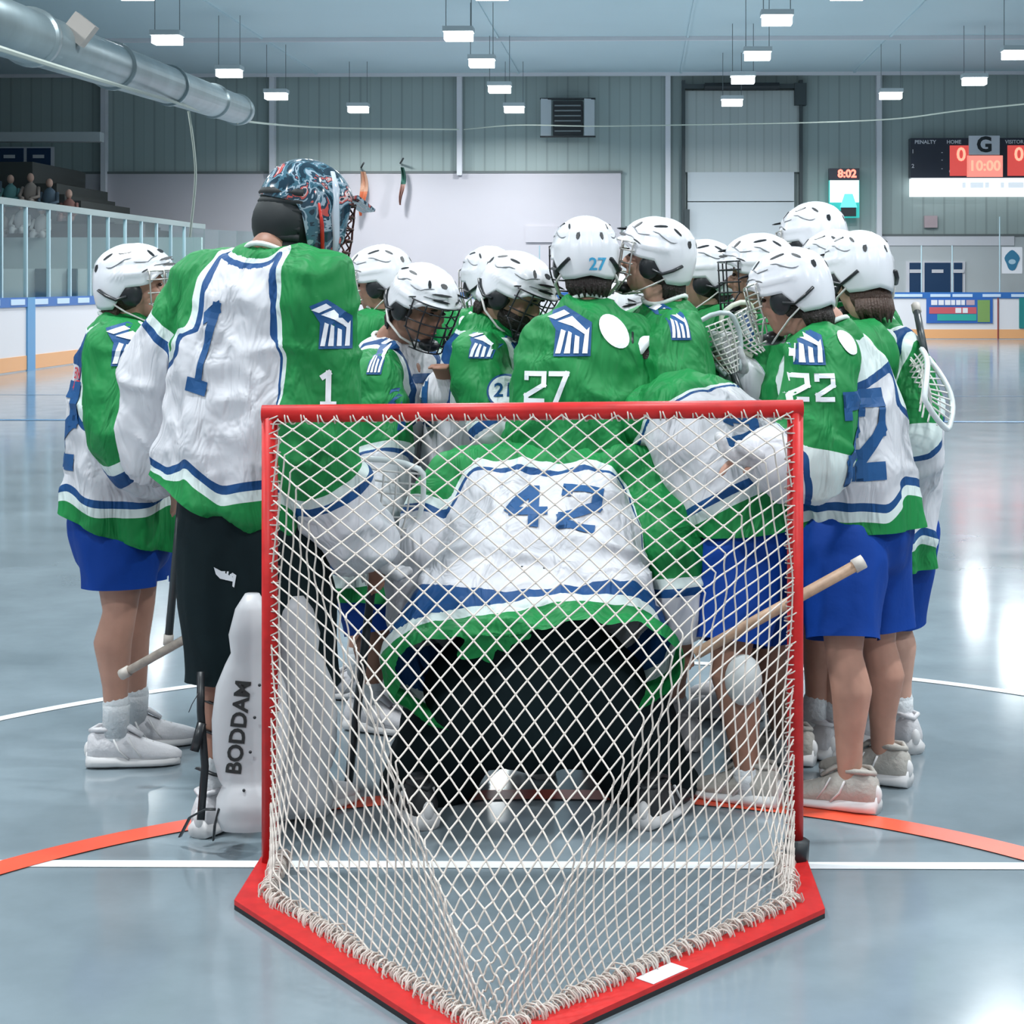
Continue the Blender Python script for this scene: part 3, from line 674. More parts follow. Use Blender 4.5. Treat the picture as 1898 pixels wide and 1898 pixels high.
def build_helmet(cage='pale', proto_parent=None, shell=None):
    r = []
    nu, nv = 72, 22; v, f = [], []
    for j in range(nv+1):
        for i in range(nu): v.append(hsurf(-math.pi+2*math.pi*i/nu, max(.02, j/nv)))
    for j in range(nv):
        for i in range(nu):
            a, b = j*nu+i, j*nu+(i+1)%nu; f.append((a, a+nu, b+nu, b))
    f.append(tuple(range(nu)))
    # inner skin so the shell has thickness
    n0 = len(v); v += [p*.93 for p in v[:n0]]
    for j in range(nv):
        for i in range(nu):
            a, b = n0+j*nu+i, n0+j*nu+(i+1)%nu; f.append((a, b, b+nu, a+nu))
    L = nv*nu
    for i in range(nu): f.append((L+i, n0+L+i, n0+L+(i+1)%nu, L+(i+1)%nu))
    sh = obj('helmet', v, f, shell or M_helm, None, True)
    def slot(th, t, w, h, rot=0):
        p = hsurf(th, t); a = hsurf(th+.02, t)-p; b = hsurf(th, t+.02)-p; a.normalize(); b.normalize(); n = a.cross(b).normalized()
        if n.dot(p) < 0: n = -n
        c, s_ = math.cos(rot), math.sin(rot); A = a*c+b*s_; B = b*c-a*s_
        pts = []
        for q in range(8):
            an = 2*math.pi*q/8; pts.append(p+A*(w/2*math.cos(an))+B*(h/2*math.sin(an)))
        vv = [x+n*.0015 for x in pts]+[x-n*.004 for x in pts]
        return obj('vent', vv, [tuple(range(8))]+[(i, i+8, (i+1)%8+8, (i+1)%8) for i in range(8)], M_blk, sh)
    for s in (-1, 1):
        for th, t, w, h, ro in ((.45,.86,.045,.008,0),(.45,.72,.050,.007,.1),(.95,.55,.008,.030,.3),(1.75,.42,.034,.008,-.35),(2.35,.40,.022,.009,.9),(2.75,.55,.010,.026,.1),(1.2,.78,.030,.005,.2)):
            slot(s*th, t, w*1.45, h*1.15, ro*s)
    # ear opening, strap and band
    for s in (-1, 1):
        e = MB(); M = Matrix.Rotation(0, 3, 'Z')
        e.ell((s*.094, -.006, -.030), (.014, .036, .040), None, 14, 8)
        o = e.build('ear_guard', M_blk, sh, True)
        b = MB(); b.tube([hsurf(s*2.5, .80)*1.02, hsurf(s*2.25, .86)*1.025, hsurf(s*2.0, .98)*1.02, Vector((s*.106, -.02, -.035))], .012, 6, True, .45); b.build('band', M_blk, sh, True)
        c = MB(); c.tube([hsurf(s*2.1, .98), Vector((s*.102, -.028, -.085)), Vector((s*.080, .03, -.118)), Vector((s*.03, .085, -.135))], .0055, 6, True, .5); c.build('chin_strap', M_strap, sh, True)
    for s in (-1, 1):
        for a0, a1, t in ((.30,1.05,.80), (1.55,2.3,.55), (.75,1.5,.62)):
            gq = MB().tube([hsurf(s*(a0+(a1-a0)*i/8), t+.03*math.sin(i/8*3.1))*1.003 for i in range(9)], [.0006]+[.0022]*7+[.0006], 5); gq.build('seam_groove', mat('grey_groove', (.22,.23,.25), .5), sh, True)
    # crown crest dot
    slot(.35, .52, .026, .020).name = 'round_sticker'
    if cage:
        m = M_cageb if cage == 'black' else M_cagew; cg = MB()
        def cp(al, z):
            u = (z+.13)/.17; R = .088+.026*min(1, u*1.8); return Vector(((R)*math.sin(al), .022+(.118+.004*u)*math.cos(al), z))
        A = math.radians(78)
        for z in (.040, .012, -.030, -.065, -.100, -.130):
            lim = A if z > -.07 else A*.8
            cg.tube([cp(-lim+2*lim*i/14, z) for i in range(15)], .0028, 5)
        for al in (-74, -50, -22, 0, 22, 50, 74):
            if al == 0: zz = (-.030, -.130)
            else: zz = (.04, -.13 if abs(al) < 60 else -.065)
            cg.tube([cp(math.radians(al), zz[1]+(zz[0]-zz[1])*i/8) for i in range(9)], .0028, 5)
        for s in (-1, 1): cg.tube([cp(s*math.radians(74), -.065), cp(s*math.radians(60), -.10), cp(s*math.radians(50), -.13)], .003, 5)
        cg.build('face_cage', m, sh, True)
        ch = MB(); ch.ell((0, .095, -.118), (.045, .03, .022), None, 12, 8); ch.build('chin_cup', M_blk, sh, True)
    return sh
HELM = {}
def helmet(kind, parent, M, center):
    src = HELM.get(kind)
    if src is None:
        src = build_helmet(kind, None); HELM[kind] = src; o = src; kids = []
        use = src
    else:
        use = src.copy(); COL.objects.link(use)
        for ch in HELM[kind+'_kids']:
            q = ch.copy(); COL.objects.link(q); q.parent = use; q.matrix_local = ch.matrix_local.copy()
    if kind+'_kids' not in HELM: HELM[kind+'_kids'] = [c for c in bpy.data.objects if c.parent == src]
    use.parent = parent; use.matrix_local = Matrix.Translation(-Vector(center)) @ M
    return use

# ---- stroke digits
DIG = {'1': [[(-.18,.35),(.05,.5),(.05,-.5)],[(-.2,-.44),(.3,-.44)]], '2': [[(-.3,.22),(-.3,.44),(.3,.44),(.3,.08),(-.3,-.28),(-.3,-.44),(.34,-.44)]],
       '4': [[(.12,-.5),(.12,.5),(-.36,-.14),(.36,-.14)]], '7': [[(-.3,.44),(.3,.44),(-.06,-.5)]], '3': [[(-.3,.44),(.3,.44),(.3,0),(-.1,0)],[(.3,0),(.3,-.44),(-.3,-.44)]]}
def digit_polys(txt, w=.17, adv=.85):
    out = []; x0 = -adv*(len(txt)-1)/2
    for ch in txt:
        for st in DIG[ch]:
            for i in range(len(st)-1):
                p, q = Vector(st[i]), Vector(st[i+1]); d = (q-p).normalized(); n = Vector((-d.y, d.x))*(w/2); ext = d*(w/2)
                p2 = p-ext if i else p-ext*.0; q2 = q+ext if i < len(st)-2 else q
                if st is DIG.get('4', [None])[0]: p2, q2 = p, q+ext*.3
                out.append([(a.x+x0, a.y) for a in (p2-n, q2-n, q2+n, p2+n)])
        x0 += adv
    return out
LOGO_B = [[(-.55,.40),(-.1,.55),(.55,.2),(.55,-.5),(-.30,-.5),(-.28,.05)]]
LOGO_W = [[(-.50,.32),(-.12,.46),(.02,.38),(-.30,.26)],[(-.25,.22),(.08,.33),(.46,.02),(.42,-.06),(.1,.12)],[(-.26,-.44),(-.14,-.44),(-.04,.02),(-.15,.06)],[(-.06,-.44),(.08,-.44),(.1,-.02),(.02,.02)],[(.16,-.44),(.28,-.44),(.28,-.1),(.18,-.06)],[(.36,-.44),(.48,-.44),(.50,.1),(.40,-.0)]]
OVAL = [[(.5*math.cos(2*math.pi*i/24), .5*math.sin(2*math.pi*i/24)) for i in range(24)]]
def decal(name, polys, org, dirv, upv, size, tgt_bvh, m, parent, center, sx=1.0, lift=.004, cell=.018):
    """lay flat shapes on a curved surface: cut them into a fine grid and drop every point onto the cloth"""
    dirv = Vector(dirv).normalized(); upv = Vector(upv); rt = dirv.cross(upv).normalized(); upv = rt.cross(dirv).normalized()
    bm = bmesh.new()
    for p in polys:
        vs = [bm.verts.new((a*size*sx, b*size, 0)) for a, b in p[:64]]
        if len(vs) > 2:
            try: bm.faces.new(vs)
            except Exception: pass
    bmesh.ops.triangulate(bm, faces=bm.faces)
    ext = max([abs(c) for v in bm.verts for c in v.co[:2]]+[.01]); n = int(ext/cell)+1
    for ax in (0, 1):
        for i in range(-n, n+1):
            no = Vector((1,0,0)) if ax == 0 else Vector((0,1,0))
            bmesh.ops.bisect_plane(bm, geom=bm.verts[:]+bm.edges[:]+bm.faces[:], plane_co=no*(i*cell), plane_no=no)
    org = Vector(org); bad = []
    for v in bm.verts:
        p = org+rt*v.co.x+upv*v.co.y
        hit = tgt_bvh.ray_cast(p-dirv*.6, dirv, 1.4)
        if hit[0] is None: bad.append(v); continue
        v.co = hit[0]-dirv*lift-Vector(center)
    bmesh.ops.delete(bm, geom=bad, context='VERTS')
    bmesh.ops.delete(bm, geom=[f for f in bm.faces if max((e.calc_length() for e in f.edges), default=0) > cell*5], context='FACES')
    me = bpy.data.meshes.new(name); bm.to_mesh(me); bm.free(); me.materials.append(m)
    o = bpy.data.objects.new(name, me); COL.objects.link(o); o.parent = parent; return o
def txt_polys(t, bold=.02):
    v, f = text_mesh(t, 1.0, bold); return [[(v[i][0], v[i][1]) for i in q] for q in f]

def frame_of(yaw, pitch=0, roll=0):
    return Matrix.Rotation(-math.radians(yaw), 3, 'Z') @ Matrix.Rotation(math.radians(-pitch), 3, 'X') @ Matrix.Rotation(math.radians(roll), 3, 'Y')
def hand_mesh(mb, wrist, d, side, curl=.5, palm_n=None):
    d = Vector(d).normalized(); s = Vector(side).normalized(); n = d.cross(s).normalized() if palm_n is None else Vector(palm_n).normalized()
    w = Vector(wrist)
    for k in range(5): mb.ell(w+d*(.02+.016*k), (.032,.032,.016) if False else .019+.003*math.sin(k), None, 8, 6)
    for k, (o, l, r) in enumerate(((-.030,.070,.0095),(-.010,.080,.0098),(.010,.075,.0095),(.029,.060,.0085))):
        p = w+d*.085+s*o; pts = [w+d*.05+s*o*.8, p]
        dd = d.copy(); q = p
        for j in range(3):
            dd = (dd*math.cos(curl)+n*math.sin(curl)).normalized(); n2 = n*math.cos(curl)-dd*0
            q = q+dd*(l*(.42,.32,.26)[j]); pts.append(q)
        capsules(mb, pts, [r*1.1, r*1.05, r, r*.95, r*.85], 7)
    capsules(mb, [w+d*.02-s*.025, w+d*.05-s*.048+n*.012, w+d*.075-s*.055+n*.03], [.013,.0115,.0095], 7)
    capsules(mb, [w+d*.01-s*.012, w+d*.08-s*.016], [.02,.017]); capsules(mb, [w+d*.01+s*.012, w+d*.08+s*.016], [.02,.016])

def shoe(parent, center, ankle, yaw, m=None, L=.29):
    fw = Vector((math.sin(math.radians(yaw)), math.cos(math.radians(yaw)), 0)); rt = Vector((fw.y, -fw.x, 0)); a = Vector(ankle); base = Vector((a.x, a.y, 0))-fw*.085
    prof = [(0,.028,.06,.10),(.02,.038,.035,.122),(.06,.046,.02,.132),(.10,.047,.02,.126),(.135,.046,.02,.106),(.165,.048,.02,.090),(.205,.051,.02,.074),(.245,.047,.02,.062),(.28,.033,.024,.05),(.295,.014,.028,.04)]
    def loft(rows, name, mm, par):
        v, f = [], []; k = 12
        for (t, w, z0, z1) in rows:
            for q in range(k):
                an = 2*math.pi*q/k; c, s = math.cos(an), math.sin(an)
                cx = w*(abs(c)**.7)*(1 if c > 0 else -1); cz = (z0+z1)/2+(z1-z0)/2*(abs(s)**.7)*(1 if s > 0 else -1)
                if s > .2: cx *= .72
                v.append(base+fw*t*(L/.292)+rt*cx+Vector((0,0,cz))-Vector(center))
        for j in range(len(rows)-1):
            for q in range(k): f.append((j*k+q, j*k+(q+1)%k, (j+1)*k+(q+1)%k, (j+1)*k+q))
        f.append(tuple(range(k-1,-1,-1))); f.append(tuple((len(rows)-1)*k+q for q in range(k)))
        return obj(name, v, f, mm, par, True)
    s = loft([(t, w, .018, z1) for t, w, z0, z1 in prof], 'shoe', m or M_shoew, parent)
    loft([(t-.004, w+.007, .0, .038+.016*(t < .13)) for t, w, z0, z1 in prof], 'sole', M_sole, s)
    lc = MB()
    for i in range(5):
        t = .115+.022*i; z = .103-.0085*i
        p = base+fw*t-Vector(center)
        lc.tube([p-rt*.024+Vector((0,0,z-.012)), p+Vector((0,0,z+.004)), p+rt*.024+Vector((0,0,z-.012))], .0035, 5)
    lc.build('laces', M_strap, s)
    o = lambda t, w, z: base+fw*t+rt*w+Vector((0,0,z))-Vector(center)
    MB().tube([o(.055,0,.128), o(.095,0,.135), o(.13,0,.122), o(.17,0,.094)], [.02,.022,.022,.016], 8, True, .4).build('tongue', m or M_shoew, s, True)
    for q in (-1, 1):
        MB().tube([o(.13,q*.043,.03), o(.10,q*.047,.06), o(.085,q*.046,.095)], .006, 6, True, .5).build('side_overlay', M_sole, s, True)
        MB().tube([o(.17,q*.047,.035), o(.145,q*.046,.07), o(.13,q*.040,.10)], .005, 6, True, .5).build('side_overlay', M_sole, s, True)
    MB().tube([o(.085,-.031,.122), o(.03,-.028,.124), o(.008,0,.116), o(.03,.028,.124), o(.085,.031,.122)], .008, 8).build('heel_collar', m or M_shoew, s, True)
    MB().ell(o(.006,0,.055), (.020,.018,.030), None, 10, 8).build('heel_tab', M_sole, s, True)
    return s

def person(label, head, yaw, H=1.8, hyaw=None, hpitch=0, hroll=0, j={}, jersey={}, skin=None, vox=.009, jvox=.0125, cage='pale', helm=True, hair=M_hair, hands=False,
           shorts='blue', shoes=M_shoew, stance=.13, foot_yaw=None, feet=None, socks=True, group=None, gloves=(), spread=0):
    head = Vector(head); hyaw = yaw if hyaw is None else hyaw
    f = Vector((math.sin(math.radians(yaw)), math.cos(math.radians(yaw)), 0)); r = Vector((f.y, -f.x, 0)); up = Vector((0,0,1))
    D = .395*H; pz = .525*H; dz = head.z-pz
    if dz > D: H = head.z/.92; D = .395*H; pz = .525*H; dz = head.z-pz
    sn = math.sqrt(max(0, 1-(dz/D)**2))
    J_ = {}
    J_['pelvis'] = j.get('pelvis', Vector((head.x, head.y, pz))-f*(D*sn))
    J_['neck'] = j.get('neck', J_['pelvis'].lerp(head, .80)-f*.02)
    sp = (J_['neck']-J_['pelvis']).normalized(); rr_ = j.get('right', r); dp = sp.cross(rr_).normalized()*-1
    if dp.dot(f) < 0: dp = -dp
    for s, n in ((-1,'L'),(1,'R')):
        J_['sh'+n] = j.get('sh'+n, J_['neck']-sp*.045*H/1.8*1.3+rr_*(s*.175*H/1.8))
        J_['el'+n] = j.get('el'+n, J_['sh'+n]+Vector((0,0,-.27))*H/1.8+rr_*(s*.07)+f*.05)
        J_['ha'+n] = j.get('ha'+n, J_['el'+n]+Vector((0,0,-.10))+f*.20-rr_*(s*.05))
        J_['hip'+n] = j.get('hip'+n, J_['pelvis']-up*.04+r*(s*.09))
        ft = j.get('an'+n, Vector((J_['pelvis'].x, J_['pelvis'].y, 0))+f*.04+r*(s*stance)+Vector((0,0,.09)))
        J_['an'+n] = ft
        J_['kn'+n] = j.get('kn'+n, J_['hip'+n].lerp(ft, .50)+f*.04)
    base = Vector(((J_['anL'].x+J_['anR'].x)/2, (J_['anL'].y+J_['anR'].y)/2, 0)); C = base
    root = empty('person', base); root['label'] = label; root['category'] = 'person'
    if group: root['group'] = group
    HM = (Matrix.Translation(head) @ frame_of(hyaw, hpitch, hroll).to_4x4()); R3 = HM.to_3x3()
    h = lambda x, y, z: HM @ Vector((x, y, z))
    # body, one continuous surface
    b = MB()
    b.ell(h(0,-.012,.028), (.077,.096,.092), R3, 16, 12); b.ell(h(0,.028,-.045), (.059,.064,.075), R3, 14, 10); b.ell(h(0,.062,-.098), (.030,.027,.024), R3, 10, 8)
    b.ell(h(0,.098,-.028), (.012,.019,.026), R3, 8, 8); b.ell(h(0,.108,-.040), (.016,.013,.011), R3, 8, 6); b.ell(h(0,.076,.014), (.052,.020,.013), R3, 10, 6)
    b.ell(h(0,.088,-.066), (.024,.011,.007), R3, 8, 6); b.ell(h(0,.087,-.079), (.021,.011,.007), R3, 8, 6)
    for s in (-1, 1): b.ell(h(s*.040,.066,-.035), (.022,.020,.022), R3, 8, 6); b.ell(h(s*.080,-.004,-.025), (.010,.021,.034), R3, 8, 8)
    capsules(b, [h(0,-.022,-.055), h(0,-.028,-.10), J_['neck']+Vector((0,0,.02)), J_['neck']-sp*.06], [.060,.058,.062,.075], 12)
    b.ell(J_['neck']-sp*.10, (.13,.13,.09), None, 12, 8)
    capsules(b, [J_['shL'], J_['neck']-sp*.07, J_['shR']], [.055,.075,.055], 10)
    ch = J_['pelvis'].lerp(J_['neck'], .62)
    capsules(b, [J_['pelvis'], J_['pelvis'].lerp(J_['neck'],.35), ch, J_['neck']-sp*.1], [.125,.115,.125,.10], 12)
    capsules(b, [J_['hipL'], J_['hipR']], [.10,.10], 10)
    for s, n in ((-1,'L'),(1,'R')):
        capsules(b, [J_['sh'+n], J_['sh'+n].lerp(J_['el'+n],.5), J_['el'+n], J_['el'+n].lerp(J_['ha'+n],.35), J_['ha'+n]], [.056,.050,.040,.042,.027], 10)
        hd = (J_['ha'+n]-J_['el'+n]).normalized()
        sd = j.get('hs'+n, (hd.cross(up) if abs(hd.z) < .9 else r)); hand_mesh(b, J_['ha'+n], hd, sd, .45)
        k_, a_ = J_['kn'+n], J_['an'+n]; bk = -f*.012
        capsules(b, [J_['hip'+n], J_['hip'+n].lerp(k_,.5), k_, k_.lerp(a_,.26)+bk*1.6, k_.lerp(a_,.62)+bk*.4, a_, a_-up*.035], [.094,.078,.055,.062,.043,.034,.036], 12)
        fy = math.radians((foot_yaw or {}).get(n, yaw)); fd = Vector((math.sin(fy), math.cos(fy), 0))
        capsules(b, [a_-fd*.03-up*.055, a_+fd*.13-up*.06], [.022,.016], 8)
    me, co = remesh(b, vox, 2)
    finish(me, 'body', skin or M_skin, root, C)
    # face details
    for s in (-1, 1):
        MB().ell(h(s*.030,.084,-.005)-C, (.012,.007,.006), R3, 8, 6).build('eye', mat('eye_dark', (.03,.02,.02), .2), root, True)
        MB().ell(h(s*.032,.092,.013)-C, (.019,.005,.004), R3, 8, 6).build('eyebrow', hair, root, True)
    MB().ell(h(0,.0965,-.073)-C, (.017,.004,.003), R3, 8, 6).build('lips', mat('lip', (.40,.12,.11), .5), root, True)
    hr = MB(); hr.ell(h(0,-.036,-.005)-C, (.084,.086,.105), R3, 20, 14); hr.ell(h(0,-.062,-.072)-C, (.062,.040,.052), R3, 14, 10)
    for q in range(26):
        a = -1.25+2.5*q/25; hr.tube([h(.07*math.sin(a),-.035-.06*math.cos(a),-.06)-C, h(.068*math.sin(a),-.045-.058*math.cos(a),-.10)-C, h(.060*math.sin(a+.1),-.040-.056*math.cos(a),-.122-.012*math.sin(q*2.3))-C], [.012,.010,.003], 5)
    hr.build('hair', hair, root, True)
    hel = None
    if helm: hel = helmet(cage, root, HM, C)
    # jersey
    jd = dict(short=.93, hemd=.185, hem=None, wid=1.0, panel=.155, yoke=.10, sleeve=.30, arm=.082, cuff=.075, hemw=.265, fold=.011, Rdir=rr_); jd.update(jersey)
    Rv = jd['Rdir']; pel, nk = J_['pelvis'], J_['neck']
    hem = jd['hem'] if jd['hem'] is not None else pel-up*.20
    cs = [hem, hem.lerp(pel, .5), pel.lerp(nk, .22), pel.lerp(nk, .55), nk-sp*.12, nk-sp*.055, nk-sp*.0, nk+sp*.022]
    W_ = jd['wid']; ab = [(jd['hemw'],jd['hemd']),(jd['hemw']*.96,jd['hemd']*.97),(.225*W_,max(.165,jd['hemd']*.9)),(.228*W_,.16),(.205*W_,.135),(.165*W_,.11),(.098,.085),(.075,.070)]
    tb = MB(); K = 28; base_i = 0
    sh_pts = []
    for i, (c, (a, bb)) in enumerate(zip(cs, ab)):
        t = (cs[min(i+1, len(cs)-1)]-cs[max(i-1, 0)]).normalized(); d_ = t.cross(Rv).normalized()
        for q in range(K):
            an = 2*math.pi*q/K; x = math.cos(an); y = math.sin(an)
            tb.v.append(tuple(c+Rv*(a*(abs(x)**.85)*(1 if x > 0 else -1))+d_*(bb*(abs(y)**.85)*(1 if y > 0 else -1))))
    for i in range(len(cs)-1):
        for q in range(K): tb.f.append((i*K+q, i*K+(q+1)%K, (i+1)*K+(q+1)%K, (i+1)*K+q))
    tb.f.append(tuple(range(K-1,-1,-1))); tb.f.append(tuple((len(cs)-1)*K+q for q in range(K)))
    sleeves = []
    for n in 'LR':
        s0 = J_['sh'+n].lerp(nk-sp*.09, .25); a1, e1, w1 = J_['sh'+n], J_['el'+n], J_['ha'+n]
        cf = j.get('cuff'+n, e1.lerp(w1, .92))
        m1 = a1.lerp(e1, .5)-up*.012
        P = [s0, a1-up*.006, m1, e1-up*.012, e1.lerp(cf, .5)-up*.018, cf]; ar, cu = jd['arm'], jd['cuff']
        rd = [.082*ar/.082, ar, ar*1.04, ar*1.05, (ar+cu)/2*1.05, cu]
        capsules(tb, P, rd, 14); sleeves.append((np.array([tuple(p) for p in P]), np.array(rd)))
    me, co = remesh(tb, jvox, 5)
    nm = vnormals(me)
    def seg_dist(X, P, rd):
        best = np.full(len(X), 9.); arc = np.zeros(len(X)); acc = 0
        for i in range(len(P)-1):
            d = P[i+1]-P[i]; L = np.linalg.norm(d); t = np.clip((X-P[i])@d/(L*L+1e-9), 0, 1); q = P[i]+t[:, None]*d
            dist = np.linalg.norm(X-q, axis=1)-(rd[i]+(rd[i+1]-rd[i])*t); m_ = dist < best; best = np.where(m_, dist, best); arc = np.where(m_, acc+t*L, arc); acc += L
        return best, arc
    CS = np.array([tuple(c) for c in cs]); AB = np.array(ab)
    dT, along = seg_dist(co, CS, AB.mean(axis=1)); lat = (co-np.array(nk))@np.array(Rv)
    # distance to the torso measured with its own width
    tt = np.clip(along/np.sum(np.linalg.norm(np.diff(CS, axis=0), axis=1)), 0, 1)
    total = float(np.sum(np.linalg.norm(np.diff(CS, axis=0), axis=1)))
    hgt = along; fromtop = total-along
    side = np.abs(lat)/ .22
    zig = .05*np.abs(((lat/.24+10.5) % 1)-.5)*2-.02 if jd.get('zig', True) else 0
    s_h = (hgt-jd.get('hemg', .085)-zig)*jd.get('hscale', 1)
    yoke = fromtop-jd['yoke']-.0*side
    pan = jd['panel']+jd.get('flare', .35)*np.clip(fromtop-.28, 0, 1)*3
    s_t = np.minimum(pan-np.abs(lat), yoke)
    s_s = np.full(len(co), -9.); dS = np.full(len(co), 9.)
    for P, rd in sleeves:
        ds, arc = seg_dist(co, P, rd); Lg = jd.get('sleeve'+'LR'[len([0 for q_ in sleeves if q_[0] is P and q_ is sleeves[1]])], jd['sleeve']); v_ = arc-Lg; closer = ds < dS; s_s = np.where(closer, v_, s_s); dS = np.minimum(ds, dS)
    # torso surface beats sleeve surface where it is nearer
    ell = np.abs(lat)/np.interp(along, np.r_[0, np.cumsum(np.linalg.norm(np.diff(CS, axis=0), axis=1))], AB[:, 0])
    dT2 = dT-.045*np.clip(ell-.3, 0, 1)
    m_ = dS-dT2
    s_t = np.minimum(s_t, 3.5*m_+jd.get('margin', .06)); s_s = np.minimum(s_s, -3.5*m_+.09)
    # the white body below the arm
    s_body = np.minimum(fromtop-jd.get('under', .30), 3.5*m_+.09)
    s = np.maximum(np.maximum(s_t, s_s), s_body)
    s = np.minimum(s, np.where(dS < dT2-.02, 9., s_h))
    ee = np.empty(len(me.edges)*2, int); me.edges.foreach_get('vertices', ee); ee = ee.reshape(-1, 2); dg_ = np.bincount(ee.ravel(), minlength=len(s))
    for _ in range(4):
        ac = np.bincount(ee[:, 0], weights=s[ee[:, 1]], minlength=len(s))+np.bincount(ee[:, 1], weights=s[ee[:, 0]], minlength=len(s)); s = .4*s+.6*ac/np.maximum(dg_, 1)
    a_ = me.attributes.new('s', 'FLOAT', 'POINT'); a_.data.foreach_set('value', s.astype(np.float32))
    dsp = np.empty(len(co)); A = jd['fold']
    seed = (abs(hash(label)) % 97)*0+len(label)*1.37
    for i in range(len(co)):
        x, y, z = co[i]; w = noise.noise(Vector((x*7+seed, y*7, z*2.6))); w2 = noise.noise(Vector((x*15, y*15+seed, z*9+x*6)))
        w3 = noise.noise(Vector((x*4+z*5, y*4+seed, z*5-x*3))); dsp[i] = A*(1-2.6*abs(w))+A*.5*(1-2*abs(w2))+A*1.0*(1-4*abs(w3))*(abs(w3) < .25)
    hemf = np.clip(1-hgt/.35, 0, 1)*(dS > dT2)
    ang = np.arctan2((co-np.array(nk))@np.array(f), lat)
    dsp = dsp+hemf*.014*np.sin(ang*9+seed)
    co2 = co+nm*dsp[:, None]; me.vertices.foreach_set('co', co2.ravel()); me.update()
    bm = bmesh.new(); bm.from_mesh(me)
    t0 = Vector(cs[1]-cs[0]).normalized()
    tor = dS > dT2-.01; bm.verts.ensure_lookup_table()
    kill = [fc for fc in bm.faces if (fc.calc_center_median()-hem).dot(t0) < .012 and tor[fc.verts[0].index] and along[fc.verts[0].index] < .25]
    near = [fc for fc in bm.faces if all(tor[v.index] for v in fc.verts) and abs((fc.calc_center_median()-hem).dot(t0)-.02) < .09 and (fc.calc_center_median()-hem).length < jd['hemw']+.12]
    ge = set(near); [ge.update(fc.verts) or ge.update(fc.edges) for fc in near]
    bmesh.ops.bisect_plane(bm, geom=list(ge), plane_co=hem+t0*.020, plane_no=t0, clear_inner=True)
    rest = [fc for fc in bm.faces if (fc.calc_center_median()-hem).dot(t0) < .0 and (fc.calc_center_median()-hem).dot(t0) > -.08 and fc.normal.dot(t0) < -.7]
    bmesh.ops.delete(bm, geom=rest, context='FACES')
    bm.verts.ensure_lookup_table(); seen = set(); small = []; tot = len(bm.verts)
    for v0 in bm.verts:
        if v0 in seen: continue
        isl = [v0]; seen.add(v0); q_ = 0
        while q_ < len(isl):
            for e_ in isl[q_].link_edges:
                w_ = e_.other_vert(isl[q_])
                if w_ not in seen: seen.add(w_); isl.append(w_)
            q_ += 1
        if len(isl) < tot*.12: small += isl
    bmesh.ops.delete(bm, geom=small, context='VERTS'); bm.to_mesh(me)
    bvh = BVHTree.FromBMesh(bm); bm.free()
    jo = finish(me, 'jersey', M_jer, root, C)
    # collar
    cl = MB(); cc = nk+sp*.024; n_ = 24; d_ = sp.cross(Rv).normalized()
    ring = [cc+Rv*(.074*math.cos(2*math.pi*i/n_))+d_*(.070*math.sin(2*math.pi*i/n_))-sp*(.012*math.cos(2*math.pi*i/n_*2))-C for i in range(n_)]
    cl.tube(ring+[ring[0], ring[1]], .008, 6, False); cl.build('collar', mat('collar_white', (.72,.78,.75), .6), jo, True)
    # shorts
    if shorts:
        sb = MB(); mcol = M_short if shorts == 'blue' else M_pant; big = shorts == 'pants'
        capsules(sb, [J_['pelvis']+up*.05, J_['pelvis']-up*.06], [.165,.17], 14); capsules(sb, [J_['hipL']-up*.02, J_['hipR']-up*.02], [.135,.135], 12)
        for n in 'LR':
            kk = J_['kn'+n]; hp = J_['hip'+n]; e = hp.lerp(kk, jd['short'] if not big else 1.0)+(Vector((0,0,-.10)) if big else Vector())
            rr2 = [.135,.125,.108] if not big else [.15,.15,.125]
            capsules(sb, [hp-up*.03, hp.lerp(e,.5), e], rr2, 14)
            sb.tube([hp.lerp(e,.5), e, e+(e-hp).normalized()*.05], [rr2[1], rr2[2]*1.05, rr2[2]*1.08], 14)
        if 'crotch' in j: capsules(sb, [J_['pelvis']-up*.04, j['crotch']], [.20,.19], 16); capsules(sb, [j['crotch'], J_['hipL'].lerp(J_['knL'],.6)], [.17,.14], 12); capsules(sb, [j['crotch'], J_['hipR'].lerp(J_['knR'],.6)], [.17,.14], 12)
        sm, sc = remesh(sb, .014, 3); sn_ = vnormals(sm)
        for i in range(len(sc)):
            x, y, z = sc[i]; sc[i] += sn_[i]*(.009*(1-2.4*abs(noise.noise(Vector((x*9, y*9+seed, z*3.5))))))
        sm.vertices.foreach_set('co', sc.ravel()); sm.update()
        bs = bmesh.new(); bs.from_mesh(sm); kl = []
        for n in 'LR':
            hp, kk = J_['hip'+n], J_['kn'+n]; dd = (kk-hp).normalized()
            e = hp.lerp(kk, jd['short'] if not big else 1.0)+(Vector((0,0,-.10)) if big else Vector()); dd = (e-hp).normalized(); Le = (e-hp).length+.02
            kl = [fc for fc in bs.faces if (fc.calc_center_median()-hp).dot(dd) > Le-.06 and ((fc.calc_center_median()-hp)-dd*(fc.calc_center_median()-hp).dot(dd)).length < .2]
            ge = set(kl); [ge.update(fc.verts) or ge.update(fc.edges) for fc in kl]
            bmesh.ops.bisect_plane(bs, geom=list(ge), plane_co=hp+dd*Le, plane_no=-dd, clear_inner=True)
        bs.to_mesh(sm); bs.free()
        finish(sm, 'shorts' if not big else 'pants', mcol, root, C)
